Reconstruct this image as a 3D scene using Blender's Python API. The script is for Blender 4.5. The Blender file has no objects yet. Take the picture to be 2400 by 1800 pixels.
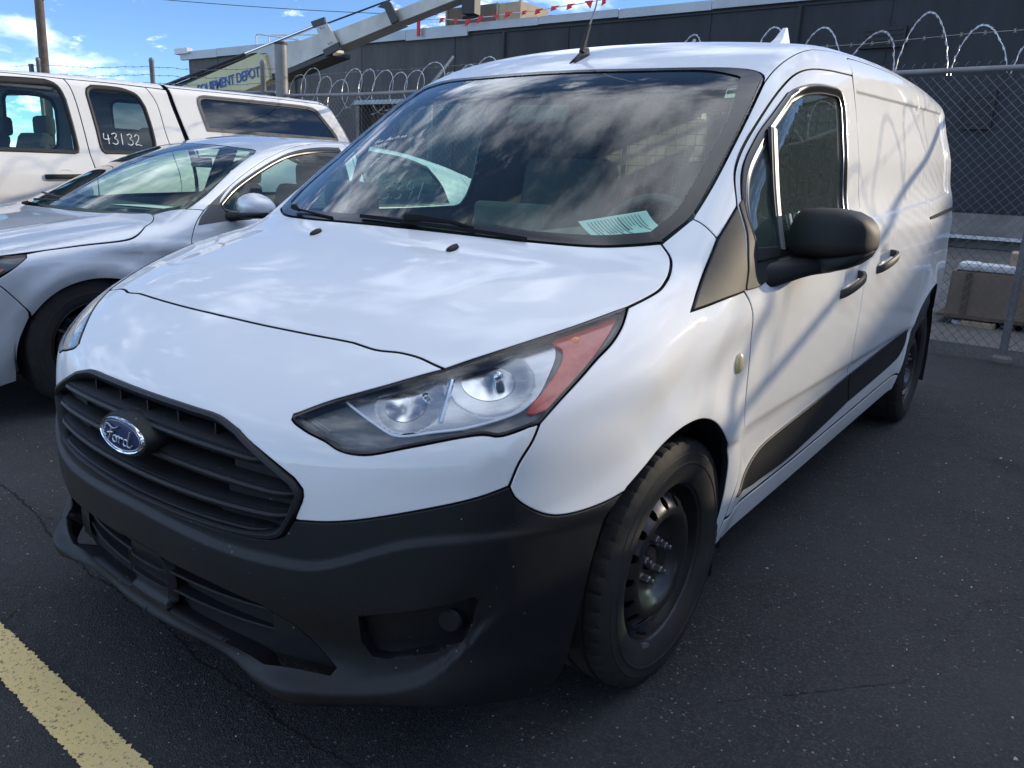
import bpy, bmesh, math, random
import numpy as np
from mathutils import Vector, Matrix, geometry, noise
random.seed(7); np.random.seed(7)
R=math.radians
sc=bpy.context.scene
# ---------------------------------------------------------------- camera, sky, sun, exposure
cam_d=bpy.data.cameras.new('camera'); cam=bpy.data.objects.new('camera',cam_d); sc.collection.objects.link(cam); sc.camera=cam
YAW,PITCH,ROLL=R(36.157),R(14.872),R(2.558)
fw=Vector((-math.sin(YAW)*math.cos(PITCH),math.cos(YAW)*math.cos(PITCH),-math.sin(PITCH)))
rt=Vector((math.cos(YAW),math.sin(YAW),0)); up=rt.cross(fw)
r2=rt*math.cos(ROLL)+up*math.sin(ROLL); u2=-rt*math.sin(ROLL)+up*math.cos(ROLL)
cam.matrix_world=Matrix(((r2.x,u2.x,-fw.x,1.59568),(r2.y,u2.y,-fw.y,-.76509),(r2.z,u2.z,-fw.z,1.23357),(0,0,0,1)))
cam_d.sensor_width=36; cam_d.lens=36*1829.02/2400; cam_d.clip_start=.02; cam_d.clip_end=3000
SUN=Vector((.62,1,.290)).normalized()
ELEV=math.asin(SUN.z); AZ=math.atan2(SUN.x,SUN.y)
w=bpy.data.worlds.new('World'); sc.world=w; w.use_nodes=True
nt=w.node_tree; nt.nodes.clear(); N=nt.nodes.new; Lk=nt.links.new
out=N('ShaderNodeOutputWorld'); bg=N('ShaderNodeBackground'); sky=N('ShaderNodeTexSky'); sky.sky_type='NISHITA'
sky.sun_disc=False; sky.sun_elevation=ELEV; sky.sun_rotation=AZ; sky.air_density=.55; sky.dust_density=0; sky.ozone_density=3.0
tc=N('ShaderNodeTexCoord'); sep=N('ShaderNodeSeparateXYZ'); Lk(tc.outputs['Generated'],sep.inputs[0])
def M_(op,a,b=None,c=None):
    n=N('ShaderNodeMath'); n.operation=op
    for i,v in enumerate((a,b,c)):
        if v is None: continue
        if isinstance(v,(int,float)): n.inputs[i].default_value=v
        else: Lk(v,n.inputs[i])
    return n.outputs[0]
CLO=4.6
zc=M_('MAXIMUM',sep.outputs[2],.0); zz=M_('ADD',zc,.30)
px=M_('DIVIDE',sep.outputs[0],zz); py=M_('DIVIDE',sep.outputs[1],zz)
cmb=N('ShaderNodeCombineXYZ'); Lk(px,cmb.inputs[0]); Lk(py,cmb.inputs[1])
def nz(scale,det,rough,vec,dist=0,off=0):
    m=N('ShaderNodeVectorMath'); m.operation='ADD'; Lk(vec,m.inputs[0]); m.inputs[1].default_value=(off,off*.7,off*1.3)
    n=N('ShaderNodeTexNoise'); n.inputs['Scale'].default_value=scale; n.inputs['Detail'].default_value=det; n.inputs['Roughness'].default_value=rough; n.inputs['Distortion'].default_value=dist
    Lk(m.outputs[0],n.inputs['Vector']); return n.outputs[0]
n1=nz(2.6,9,.58,cmb.outputs[0],.1,CLO); n2=nz(.8,3,.5,cmb.outputs[0],0,11.)
cov=M_('ADD',n1,M_('MULTIPLY',M_('SUBTRACT',n2,.5),.55))
ramp=N('ShaderNodeMapRange'); ramp.interpolation_type='SMOOTHSTEP';  
hz=N('ShaderNodeMapRange'); Lk(sep.outputs[2],hz.inputs[0]); hz.inputs[1].default_value=.25; hz.inputs[2].default_value=.75; hz.inputs[3].default_value=0; hz.inputs[4].default_value=.07
Lk(M_('ADD',cov,hz.outputs[0]),ramp.inputs[0]); ramp.inputs[1].default_value=.505; ramp.inputs[2].default_value=.70
tint=N('ShaderNodeMix'); tint.data_type='RGBA'; tint.blend_type='MULTIPLY'; tint.inputs[0].default_value=1; Lk(sky.outputs[0],tint.inputs[6]); tint.inputs[7].default_value=(.56,.57,.575,1)
# cloud tone: lit tops bright, thick bases grey-blue
n3=nz(2.6,5,.5,cmb.outputs[0],.1,CLO+.05)
tone=N('ShaderNodeMapRange'); Lk(n3,tone.inputs[0]); tone.inputs[1].default_value=.45; tone.inputs[2].default_value=.75
ccol=N('ShaderNodeMix'); ccol.data_type='RGBA'; ccol.inputs[6].default_value=(6.3,6.6,7.1,1); ccol.inputs[7].default_value=(3.2,3.7,4.5,1); Lk(tone.outputs[0],ccol.inputs[0])
n4=nz(8.5,6,.62,cmb.outputs[0],.1,5.3); puff=N('ShaderNodeMapRange'); puff.interpolation_type='SMOOTHSTEP'; Lk(M_('ADD',n4,M_('MULTIPLY',M_('SUBTRACT',n2,.5),.4)),puff.inputs[0]); puff.inputs[1].default_value=.56; puff.inputs[2].default_value=.72
mix=N('ShaderNodeMix'); mix.data_type='RGBA'; Lk(M_('MAXIMUM',M_('MULTIPLY',ramp.outputs[0],.85),M_('MULTIPLY',puff.outputs[0],.6)),mix.inputs[0]); Lk(tint.outputs[2],mix.inputs[6]); Lk(ccol.outputs[2],mix.inputs[7])
Lk(mix.outputs[2],bg.inputs[0]); bg.inputs[1].default_value=.15; Lk(bg.outputs[0],out.inputs[0])
sd=bpy.data.lights.new('sun','SUN'); sun=bpy.data.objects.new('sun',sd); sc.collection.objects.link(sun)
sd.energy=2.0; sd.angle=R(.53); sd.color=(.60,.51,.37); sun.rotation_euler=SUN.to_track_quat('Z','Y').to_euler(); sun.location=(20,30,20)
sc.view_settings.view_transform='Standard'; sc.view_settings.look='None'; sc.view_settings.exposure=1.55; sc.view_settings.gamma=1; sc.view_settings.use_curve_mapping=False
sc.cycles.max_bounces=8; sc.cycles.transparent_max_bounces=16; sc.cycles.caustics_reflective=False; sc.cycles.caustics_refractive=False
sc.cycles.use_denoising=True
# ---------------------------------------------------------------- materials
MATS={}; PAINTS={'white_paint','silver_paint','pickup_white_paint'}
def mat(name,col=(.5,.5,.5),rough=.5,metal=0,spec=.5,coat=0,coatr=.03,bump=0,bscale=200,nvar=0,nscale=3,emit=None,vcol=None,det=4):
    m=bpy.data.materials.new(name); m.use_nodes=True; t=m.node_tree; b=t.nodes['Principled BSDF']
    b.inputs['Base Color'].default_value=(*col,1); b.inputs['Roughness'].default_value=rough; b.inputs['Metallic'].default_value=metal
    b.inputs['Specular IOR Level'].default_value=spec; b.inputs['Coat Weight'].default_value=coat; b.inputs['Coat Roughness'].default_value=coatr
    tcn=t.nodes.new('ShaderNodeTexCoord')
    if nvar:
        n=t.nodes.new('ShaderNodeTexNoise'); n.inputs['Scale'].default_value=nscale; n.inputs['Detail'].default_value=det; n.inputs['Roughness'].default_value=.6
        t.links.new(tcn.outputs['Object'],n.inputs['Vector'])
        mr=t.nodes.new('ShaderNodeMapRange'); mr.inputs[1].default_value=.3; mr.inputs[2].default_value=.7
        t.links.new(n.outputs[0],mr.inputs[0])
        mx=t.nodes.new('ShaderNodeMix'); mx.data_type='RGBA'; c2=vcol or tuple(c*(1-nvar) for c in col)
        mx.inputs[6].default_value=(*col,1); mx.inputs[7].default_value=(*c2,1); t.links.new(mr.outputs[0],mx.inputs[0]); t.links.new(mx.outputs[2],b.inputs['Base Color'])
    if bump:
        n=t.nodes.new('ShaderNodeTexNoise'); n.inputs['Scale'].default_value=bscale; n.inputs['Detail'].default_value=3
        t.links.new(tcn.outputs['Object'],n.inputs['Vector']); bp=t.nodes.new('ShaderNodeBump'); bp.inputs['Strength'].default_value=bump; bp.inputs['Distance'].default_value=.002
        t.links.new(n.outputs[0],bp.inputs['Height']); t.links.new(bp.outputs[0],b.inputs['Normal'])
    MATS[name]=m; return m
def glassmat(name,tint=(.75,.88,.84),rough=.0,ior=1.5,refl=1.0,dirt=0):
    m=bpy.data.materials.new(name); m.use_nodes=True; t=m.node_tree; t.nodes.clear(); A=t.nodes.new; l=t.links.new
    o=A('ShaderNodeOutputMaterial'); tr=A('ShaderNodeBsdfTransparent'); tr.inputs[0].default_value=(*tint,1)
    gl=A('ShaderNodeBsdfGlossy'); gl.inputs['Roughness'].default_value=rough; gl.inputs[0].default_value=(1,1,1,1)
    ge=A('ShaderNodeNewGeometry'); dt=A('ShaderNodeVectorMath'); dt.operation='DOT_PRODUCT'; l(ge.outputs['Normal'],dt.inputs[0]); l(ge.outputs['Incoming'],dt.inputs[1])
    def mth(op,a,b=None,c=None):
        n_=A('ShaderNodeMath'); n_.operation=op
        for i,v in enumerate((a,b,c)):
            if v is None: continue
            if isinstance(v,(int,float)): n_.inputs[i].default_value=v
            else: l(v,n_.inputs[i])
        return n_
    fr=mth('MULTIPLY_ADD',mth('POWER',mth('SUBTRACT',1.0,mth('ABSOLUTE',dt.outputs['Value']).outputs[0]).outputs[0],5.0).outputs[0],.957,.043)
    mm=A('ShaderNodeMath'); mm.operation='MULTIPLY'; mm.use_clamp=True; l(fr.outputs[0],mm.inputs[0]); mm.inputs[1].default_value=refl
    mx=A('ShaderNodeMixShader'); l(mm.outputs[0],mx.inputs[0]); l(tr.outputs[0],mx.inputs[1]); l(gl.outputs[0],mx.inputs[2]); last=mx.outputs[0]
    if dirt:
        d=A('ShaderNodeBsdfDiffuse'); d.inputs[0].default_value=(.36,.44,.38,1); tcn=A('ShaderNodeTexCoord'); n=A('ShaderNodeTexNoise'); n.inputs['Scale'].default_value=160; n.inputs['Detail'].default_value=6; n.inputs['Roughness'].default_value=.8
        mp=A('ShaderNodeMapping'); mp.inputs['Scale'].default_value=(1,1,.35); l(tcn.outputs['Object'],mp.inputs[0]); l(mp.outputs[0],n.inputs['Vector'])
        mr=A('ShaderNodeMapRange'); mr.inputs[1].default_value=.42; mr.inputs[2].default_value=.85; mr.inputs[3].default_value=dirt*.35; mr.inputs[4].default_value=dirt*2.2; l(n.outputs[0],mr.inputs[0])
        m2=A('ShaderNodeMixShader'); l(mr.outputs[0],m2.inputs[0]); l(last,m2.inputs[1]); l(d.outputs[0],m2.inputs[2]); last=m2.outputs[0]
    l(last,o.inputs[0]); MATS[name]=m; return m
WHITE=mat('white_paint',(.84,.84,.84),.6,spec=.1,coat=.75,coatr=.03,nvar=.05,nscale=2.5)
WIPM=mat('wiper_rubber',(.010,.010,.011),.85,spec=.2)
BLACKP=mat('black_plastic',(.0065,.0075,.010),.48,spec=.4,bump=.35,bscale=900,nvar=.35,nscale=5,vcol=(.012,.013,.015))
BLACKG=mat('gloss_black',(.010,.010,.012),.22,coat=.2)
BLACKT=mat('textured_black_plastic',(.0075,.0075,.008),.60,spec=.55,bump=.3,bscale=900)
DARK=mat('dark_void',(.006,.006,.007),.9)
LINER=mat('wheel_liner',(.008,.008,.009),.85,bump=.6,bscale=120)
TRIMI=mat('interior_trim',(.10,.105,.10),.8,nvar=.3,nscale=4)
TRIML=mat('interior_light_trim',(.22,.22,.21),.85)
SEATM=mat('seat_cloth',(.06,.062,.065),.95,bump=.5,bscale=400)
CHROME=mat('chrome',(.86,.87,.88),.07,1)
REFLM=mat('lamp_reflector',(.62,.64,.67),.14,1,bump=.18,bscale=22)
REFLS=mat('lamp_satin',(.46,.48,.51),.26,.8,bump=.06,bscale=160)
LAMPD=mat('lamp_housing',(.11,.115,.12),.35,bump=.2,bscale=90)
GUIDE=mat('light_guide',(.78,.82,.86),.2,coat=.5)
AMBER=mat('amber_lens',(.60,.05,.018),.18,coat=.5,nvar=.3,nscale=60,vcol=(.42,.03,.014))
ALLOYD=mat('black_alloy',(.02,.02,.022),.4,.5)
AMBERO=mat('amber_bulb',(.95,.22,.04),.2,coat=.6)
BLUE=mat('badge_blue',(.008,.022,.085),.35,coat=.15)
mat('satin_script',(.62,.64,.68),.38,.8)
RUBBER=mat('tyre_rubber',(.012,.012,.012),.75,bump=.5,bscale=300,nvar=.5,nscale=7,vcol=(.030,.026,.023))
STEELB=mat('black_steel',(.012,.013,.014),.30,spec=.6,nvar=.5,nscale=14,vcol=(.03,.027,.024),coat=.15)
RUST=mat('rusty_steel',(.10,.075,.062),.65,.5,nvar=.6,nscale=40,vcol=(.045,.03,.026))
NUTM=mat('lug_steel',(.22,.215,.21),.42,.8,bump=.4,bscale=200)
GALV=mat('galvanised_steel',(.36,.38,.40),.42,.7,nvar=.3,nscale=12)
BARM=mat('satin_bar',(.32,.32,.31),.35,.3)
GALVP=mat('weathered_pipe',(.27,.28,.29),.6,.35,nvar=.35,nscale=6,vcol=(.20,.19,.18))
LINKM=mat('link_wire',(.17,.175,.18),.5,.5)
RAZOR=mat('razor_wire_steel',(.46,.47,.48),.34,.8)
WINDG=glassmat('windscreen_glass',(.74,.95,.85),refl=1.5,dirt=.03)
SIDEG=glassmat('dusty_door_glass',(.60,.78,.68),refl=1.1,dirt=.12)
CARG=glassmat('car_glass',(.76,.94,.85),refl=1.2)
LENSG=glassmat('lamp_lens',(.93,.95,.97),refl=1.0)
t_=BLACKP.node_tree; b_=t_.nodes['Principled BSDF']; vo_=t_.nodes.new('ShaderNodeTexVoronoi'); vo_.inputs['Scale'].default_value=150; tc_=t_.nodes.new('ShaderNodeTexCoord'); t_.links.new(tc_.outputs['Object'],vo_.inputs['Vector'])
se_=t_.nodes.new('ShaderNodeSeparateColor'); t_.links.new(vo_.outputs['Color'],se_.inputs[0]); a_=t_.nodes.new('ShaderNodeMapRange'); a_.inputs[1].default_value=.990; a_.inputs[2].default_value=.997; t_.links.new(se_.outputs[0],a_.inputs[0])
d_=t_.nodes.new('ShaderNodeMapRange'); d_.inputs[1].default_value=.32; d_.inputs[2].default_value=.16; t_.links.new(vo_.outputs['Distance'],d_.inputs[0]); m_=t_.nodes.new('ShaderNodeMath'); m_.operation='MULTIPLY'; t_.links.new(a_.outputs[0],m_.inputs[0]); t_.links.new(d_.outputs[0],m_.inputs[1])
x_=t_.nodes.new('ShaderNodeMix'); x_.data_type='RGBA'; t_.links.new(b_.inputs['Base Color'].links[0].from_socket,x_.inputs[6]); x_.inputs[7].default_value=(.30,.30,.28,1); t_.links.new(m_.outputs[0],x_.inputs[0]); t_.links.new(x_.outputs[2],b_.inputs['Base Color'])
HAND=mat('handle_black',(.030,.029,.028),.55,nvar=.7,nscale=30,vcol=(.075,.068,.06))
PAPER=mat('paper',(.78,.80,.77),.9)
INK=mat('ink',(.04,.05,.07),.9)
CHALK=mat('white_marker',(.85,.87,.86),.9)
AGED=mat('yellowed_lens',(.62,.52,.28),.25,coat=.5)
# ---------------------------------------------------------------- object helpers
WL={}
def link(o): sc.collection.objects.link(o); return o
def root(name,loc,label,cat,group=None):
    o=link(bpy.data.objects.new(name,None)); o.location=loc; o.empty_display_size=.2; WL[o]=Vector(loc); o['label']=label; o['category']=cat
    if group: o['group']=group
    return o
def tag(o,label=None,cat=None,group=None,kind=None):
    if label: o['label']=label
    if cat: o['category']=cat
    if group: o['group']=group
    if kind: o['kind']=kind
    return o
def put(name,data,parent=None,loc=(0,0,0),rot=None):
    o=link(bpy.data.objects.new(name,data)); L=Vector(loc); WL[o]=L
    if parent is not None: o.parent=parent; o.location=L-WL[parent]
    else: o.location=L
    if rot is not None: o.rotation_euler=rot
    return o
def mesh(name,V,F,mats,normals=None,smooth=True,midx=None):
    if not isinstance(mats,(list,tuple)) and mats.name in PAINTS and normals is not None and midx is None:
        mats=[mats,DARK]; midx=[1 if isinstance(f,_Q) else 0 for f in F]  # deep flange faces of painted panels coloured dark so gaps read as shade
    me=bpy.data.meshes.new(name); me.from_pydata([tuple(v) for v in V],[],[tuple(f) for f in F])
    for m in (mats if isinstance(mats,(list,tuple)) else [mats]): me.materials.append(m)
    if midx is not None: me.polygons.foreach_set('material_index',np.asarray(midx,np.int32))
    me.polygons.foreach_set('use_smooth',[smooth]*len(me.polygons)); me.update()
    if normals is not None: me.normals_split_custom_set_from_vertices([tuple(n) for n in normals])
    return me
class _Q(list): pass
class MB:
    "collects primitives into one mesh"
    def __init__(s): s.V=[];s.F=[]
    def add(s,V,F):
        k=len(s.V); s.V+= [tuple(v) for v in V]; s.F+=[tuple(i+k for i in f) for f in F]; return s
    def box(s,c,d,rz=0,ax=None,bev=0):
        """box centre c size d, optional rotation z or matrix ax (3 column vectors)"""
        a=ax or (Vector((math.cos(rz),math.sin(rz),0)),Vector((-math.sin(rz),math.cos(rz),0)),Vector((0,0,1)))
        c=Vector(c)
        if not bev:
            V=[c+a[0]*(x*d[0]/2)+a[1]*(y*d[1]/2)+a[2]*(z*d[2]/2) for x in(-1,1) for y in(-1,1) for z in(-1,1)]
            return s.add(V,[(0,1,3,2),(4,6,7,5),(0,4,5,1),(2,3,7,6),(0,2,6,4),(1,5,7,3)])
        bm=bmesh.new(); bmesh.ops.create_cube(bm,size=1); bmesh.ops.scale(bm,vec=d,verts=bm.verts)
        bmesh.ops.bevel(bm,geom=bm.edges[:],offset=bev,segments=2,affect='EDGES',profile=.5)
        bm.verts.index_update()
        V=[c+a[0]*v.co.x+a[1]*v.co.y+a[2]*v.co.z for v in bm.verts]; F=[[v.index for v in f.verts] for f in bm.faces]; bm.free(); return s.add(V,F)
    def tube(s,P,r,n=8,closed=False,cap=True,rs=None):
        P=[Vector(p) for p in P]; m=len(P); V=[];F=[]; prev=None
        for i in range(m):
            t=(P[(i+1)%m]-P[i-1]) if closed or 0<i<m-1 else (P[1]-P[0] if i==0 else P[-1]-P[-2])
            t.normalize()
            if prev is None:
                a=t.cross(Vector((0,0,1)));
                if a.length<.05: a=t.cross(Vector((0,1,0)))
            else: a=prev-t*prev.dot(t)
            a.normalize(); prev=a; b=t.cross(a); rr=rs[i] if rs else r
            V+=[P[i]+a*(math.cos(2*math.pi*k/n)*rr)+b*(math.sin(2*math.pi*k/n)*rr) for k in range(n)]
        for i in range(m if closed else m-1):
            j=(i+1)%m
            F+=[(i*n+k,i*n+(k+1)%n,j*n+(k+1)%n,j*n+k) for k in range(n)]
        if cap and not closed: F+=[tuple(range(n))[::-1],tuple(range((m-1)*n,m*n))]
        return s.add(V,F)
    def lathe(s,prof,c=(0,0,0),ax='x',n=48,close=False):
        """prof list of (axial, radius)"""
        V=[];F=[];m=len(prof); c=Vector(c)
        for a,r in prof:
            for k in range(n):
                t=2*math.pi*k/n; u,v=r*math.cos(t),r*math.sin(t)
                V.append(c+(Vector((a,u,v)) if ax=='x' else Vector((u,a,v)) if ax=='y' else Vector((u,v,a))))
        for i in range(m if close else m-1):
            j=(i+1)%m; F+=[(i*n+k,i*n+(k+1)%n,j*n+(k+1)%n,j*n+k) for k in range(n)]
        return s.add(V,F)
    def sweep(s,P,prof,upv=(0,0,1),closed=False,cap=True):
        """sweep 2D profile [(u,v)] (closed loop) along P; u sideways, v along up"""
        P=[Vector(p) for p in P]; m=len(P); n=len(prof); V=[];F=[]; U=Vector(upv)
        for i in range(m):
            t=(P[(i+1)%m]-P[i-1]) if closed or 0<i<m-1 else (P[1]-P[0] if i==0 else P[-1]-P[-2])
            t.normalize(); a=t.cross(U).normalized(); b=a.cross(t)
            V+=[P[i]+a*u+b*v for u,v in prof]
        for i in range(m if closed else m-1):
            j=(i+1)%m; F+=[(i*n+k,i*n+(k+1)%n,j*n+(k+1)%n,j*n+k) for k in range(n)]
        if cap and not closed: F+=[tuple(range(n))[::-1],tuple(range((m-1)*n,m*n))]
        return s.add(V,F)
    def poly(s,P,th,nrm):
        "thick flat polygon"
        P=[Vector(p) for p in P]; nn=Vector(nrm).normalized(); n=len(P)
        V=P+[p-nn*th for p in P]; F=[tuple(range(n)),tuple(range(n,2*n))[::-1]]+[(i,n+i,n+(i+1)%n,(i+1)%n) for i in range(n)]
        return s.add(V,F)
    def build(s,name,m,parent=None,smooth=False,loc=(0,0,0),rot=None,fix=True,angle=None):
        me=bpy.data.meshes.new(name); me.from_pydata(s.V,[],s.F); me.materials.append(m)
        if fix:
            bm=bmesh.new(); bm.from_mesh(me); bmesh.ops.recalc_face_normals(bm,faces=bm.faces); bm.to_mesh(me); bm.free()
        if smooth:
            me.polygons.foreach_set('use_smooth',[True]*len(me.polygons))
            me.set_sharp_from_angle(angle=R(angle or 40))
        me.update(); return put(name,me,parent,loc,rot)
def cr(P,sp,closed=False):
    "Catmull-Rom through points, resampled at spacing sp (numpy Nx3)"
    P=np.asarray(P,float); n=len(P)
    if n==2: k=max(1,int(round(np.linalg.norm(P[1]-P[0])/sp))); t=np.linspace(0,1,k+1)[:,None]; return P[0]*(1-t)+P[1]*t
    A=np.vstack([P[-1:],P,P[:2]]) if closed else np.vstack([2*P[:1]-P[1:2],P,2*P[-1:]-P[-2:-1]])
    o=[]
    for i in range(1,len(A)-2):
        p0,p1,p2,p3=A[i-1:i+3]; d=np.sqrt(np.linalg.norm(p1-p0))+1e-9,np.sqrt(np.linalg.norm(p2-p1))+1e-9,np.sqrt(np.linalg.norm(p3-p2))+1e-9
        t1=(p1-p0)/d[0]-(p2-p0)/(d[0]+d[1])+(p2-p1)/d[1]; t2=(p2-p1)/d[1]-(p3-p1)/(d[1]+d[2])+(p3-p2)/d[2]
        t1,t2=t1*d[1],t2*d[1]
        s=np.linspace(0,1,13)[:-1,None]
        o.append((2*s**3-3*s**2+1)*p1+(s**3-2*s**2+s)*t1+(-2*s**3+3*s**2)*p2+(s**3-s**2)*t2)
    o=np.vstack(o+[A[-2][None]])
    L=np.concatenate([[0],np.cumsum(np.linalg.norm(np.diff(o,axis=0),axis=1))]); k=max(2,int(round(L[-1]/sp)))
    q=np.linspace(0,L[-1],k+1); return np.stack([np.interp(q,L,o[:,j]) for j in range(3)],1)
def loop(segs,sp):
    "closed polyline from segments that share end points"
    o=[cr(s,sp)[:-1] for s in segs]; return np.vstack(o)
def smax(a,b,r): return np.minimum(-r,np.maximum(a,b))+np.sqrt(np.maximum(a+r,0)**2+np.maximum(b+r,0)**2)
def smin(a,b,r): return -smax(-a,-b,r)
def ip(t,xs,ys):
    xs=np.asarray(xs,float); ys=np.asarray(ys,float)
    h=np.diff(xs); dl=np.diff(ys)/h; m=np.zeros(len(xs)); m[1:-1]=(dl[:-1]*h[1:]+dl[1:]*h[:-1])/(h[:-1]+h[1:]); m[0]=dl[0]; m[-1]=dl[-1]
    i=np.clip(np.searchsorted(xs,t)-1,0,len(xs)-2); s=(t-xs[i])/h[i]; sc_=np.clip(s,0,1)
    v=(2*sc_**3-3*sc_**2+1)*ys[i]+(sc_**3-2*sc_**2+sc_)*h[i]*m[i]+(-2*sc_**3+3*sc_**2)*ys[i+1]+(sc_**3-sc_**2)*h[i]*m[i+1]
    v=np.where(s<0,ys[0]+(t-xs[0])*m[0],v); return np.where(s>1,ys[-1]+(t-xs[-1])*m[-1],v)
def sst(t,a,b): s=np.clip((t-a)/(b-a),0,1); return s*s*(3-2*s)
def gradn(P,f,h=2e-4):
    n=len(P); Q=np.concatenate([P+h*e for e in np.eye(3)]+[P-h*e for e in np.eye(3)]); v=f(Q).reshape(6,n)
    g=((v[:3]-v[3:])/(2*h)).T; m=np.linalg.norm(g,axis=1,keepdims=True); return g/m,m[:,0]
def lift(O,d,f,back=.3):
    "first hit of rays O - back*d along d"
    n=len(O); t=np.full(n,-back); act=np.ones(n,bool)
    for i in range(70):
        a=np.where(act)[0]
        if not len(a): break
        v=f(O[a]+t[a,None]*d); ok=np.abs(v)<2e-5; t[a]=t[a]+np.where(ok,0,np.clip(v*.75,-.05,.05)); act[a[ok]]=False
        act[t>1.2]=False
    return O+t[:,None]*d, t<1.1
def inpoly(p,poly):
    x,y=p[:,0],p[:,1]; c=np.zeros(len(p),bool); n=len(poly); j=n-1
    for i in range(n):
        xi,yi=poly[i]; xj,yj=poly[j]; m=(yi>y)!=(yj>y)
        if m.any(): c^= m&(x<(xj-xi)*(y-yi)/((yj-yi) or 1e-12)+xi)
        j=i
    return c
def dpoly(p,poly):
    a=poly; b=np.roll(poly,-1,0); best=np.full(len(p),1e9)
    for i in range(len(a)):
        ab=b[i]-a[i]; L=ab@ab
        if L<1e-14: continue
        t=np.clip(((p-a[i])@ab)/L,0,1); q=a[i]+t[:,None]*ab; best=np.minimum(best,((p-q)**2).sum(1))
    return np.sqrt(best)
def inset2(poly,amt,xs=None):
    "inset polygon (Nx2); returns (poly, outward 2D normals). negative winding handled"
    a=np.sum(poly[:,0]*np.roll(poly[:,1],-1)-np.roll(poly[:,0],-1)*poly[:,1]); s=1 if a>0 else -1
    pv=np.roll(poly,1,0); nx=np.roll(poly,-1,0); e1=poly-pv; e2=nx-poly
    e1/=np.maximum(np.linalg.norm(e1,axis=1,keepdims=True),1e-9); e2/=np.maximum(np.linalg.norm(e2,axis=1,keepdims=True),1e-9)
    n1=np.stack([e1[:,1],-e1[:,0]],1)*s; n2=np.stack([e2[:,1],-e2[:,0]],1)*s
    b=n1+n2; L=np.linalg.norm(b,axis=1,keepdims=True); b=b/np.maximum(L,1e-6); c=np.clip((b*n1).sum(1),.45,1)
    return poly-b*(amt/c)[:,None], b
def panel_data(segs,d,f,sp=.02,holes=(),gap=.0022,e=.0016,depth=.012,off=0.,join=False,extra=(),bsp=None,flange=True,hgap=None,mirror=False,nh=2e-4):
    d=np.asarray(d,float); d/=np.linalg.norm(d)
    U=np.cross(d,(0,0,1.)); 
    if np.linalg.norm(U)<.2: U=np.cross(d,(0,1.,0))
    U/=np.linalg.norm(U); Vv=np.cross(U,d)
    bsp=bsp or sp*.7
    to2=lambda P:np.stack([P@U,P@Vv],1)
    B=loop(segs,bsp) if isinstance(segs[0][0],(list,tuple)) else np.asarray(segs,float)
    loops=[(B,1)]+[(loop(h,bsp) if isinstance(h[0][0],(list,tuple)) else np.asarray(h,float),-1) for h in holes]
    LL=[]
    for L,sg in loops:
        L=L.copy(); on=np.abs(L[:,0])<1e-4
        for _ in range(6):
            nr_,m_=gradn(L,f); L-=nr_*(f(L)/np.maximum(m_,.3))[:,None]
        if join: L[on,0]=0
        LL.append((L,sg))
    loops=LL
    if join:
        LL=[]
        for L,sg in loops:
            on=np.abs(L[:,0])<1e-4; L=L.copy()
            if on.any():
                d0=np.array([0,d[1],d[2]]); d0/=np.linalg.norm(d0); Q,ok=lift(L[on],d0,f,.2); Q[:,0]=0; L[on]=Q
            LL.append((L,sg))
        loops=LL
    t0=min((L@d).min() for L,_ in loops)
    vs=[];es=[];rings=[];polys=[]
    for L,sg in loops:
        p2=to2(L); onx=np.abs(L[:,0])<1e-4 if join else np.zeros(len(L),bool)
        g=gap if sg>0 else (gap if hgap is None else hgap)
        q,bo=inset2(p2,(g+e)*sg)
        if sg<0: bo=-bo
        if join and onx.any():
            for i in np.where(onx)[0]:
                ip_,in_=(i-1)%len(q),(i+1)%len(q)
                if onx[ip_] and onx[in_]: q[i]=p2[i]
                else:
                    t_=p2[ip_ if onx[ip_] else in_]-p2[i]; q[i]=p2[i]+t_/max(np.linalg.norm(t_),1e-9)*(g+e)
        k=len(vs); vs+=list(map(tuple,q)); n=len(q); es+=[(k+i,k+(i+1)%n) for i in range(n)]; rings.append((k,n,onx,bo)); polys.append(q)
    for x in extra:
        X=to2(cr(x,bsp)); k=len(vs); vs+=list(map(tuple,X)); es+=[(k+i,k+i+1) for i in range(len(X)-1)]
    lo=polys[0].min(0); hi=polys[0].max(0)
    gx=np.arange(lo[0],hi[0],sp); gy=np.arange(lo[1],hi[1],sp*.866)
    G=np.array([(x+(j%2)*sp/2,y) for j,y in enumerate(gy) for x in gx]) if len(gx) and len(gy) else np.zeros((0,2))
    if len(G):
        G=G[inpoly(G,polys[0])]; 
        for h in polys[1:]: G=G[~inpoly(G,h)]
        for h in polys: 
            if len(G): G=G[dpoly(G,h)>sp*.45]
        vs+=list(map(tuple,G))
    v2,e2,f2,_,_,_=geometry.delaunay_2d_cdt([Vector(v) for v in vs],es,[],0,1e-6)[:6] if False else geometry.delaunay_2d_cdt([Vector(v) for v in vs],es,[],0,1e-6)
    v2=np.array([tuple(v) for v in v2]); F=np.array(f2,int)
    c=v2[F].mean(1); keep=inpoly(c,polys[0])
    for h in polys[1:]: keep&=~inpoly(c,h)
    F=F[keep]
    O=v2[:,:1]*U+v2[:,1:]*Vv+t0*d
    P,ok=lift(O,d,f)
    nr,_=gradn(P,f,nh)
    if join: P[np.abs(P[:,0])<1.5e-3,0]=0
    P=P+nr*off
    # orientation
    a=P[F[:,0]];b=P[F[:,1]];cc=P[F[:,2]]; fn=np.cross(b-a,cc-a); fl=(fn*nr[F[:,0]]).sum(1)<0; F[fl]=F[fl][:,::-1]
    V=[P];NN=[nr];FF=[F.tolist()]; base=len(P)
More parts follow.
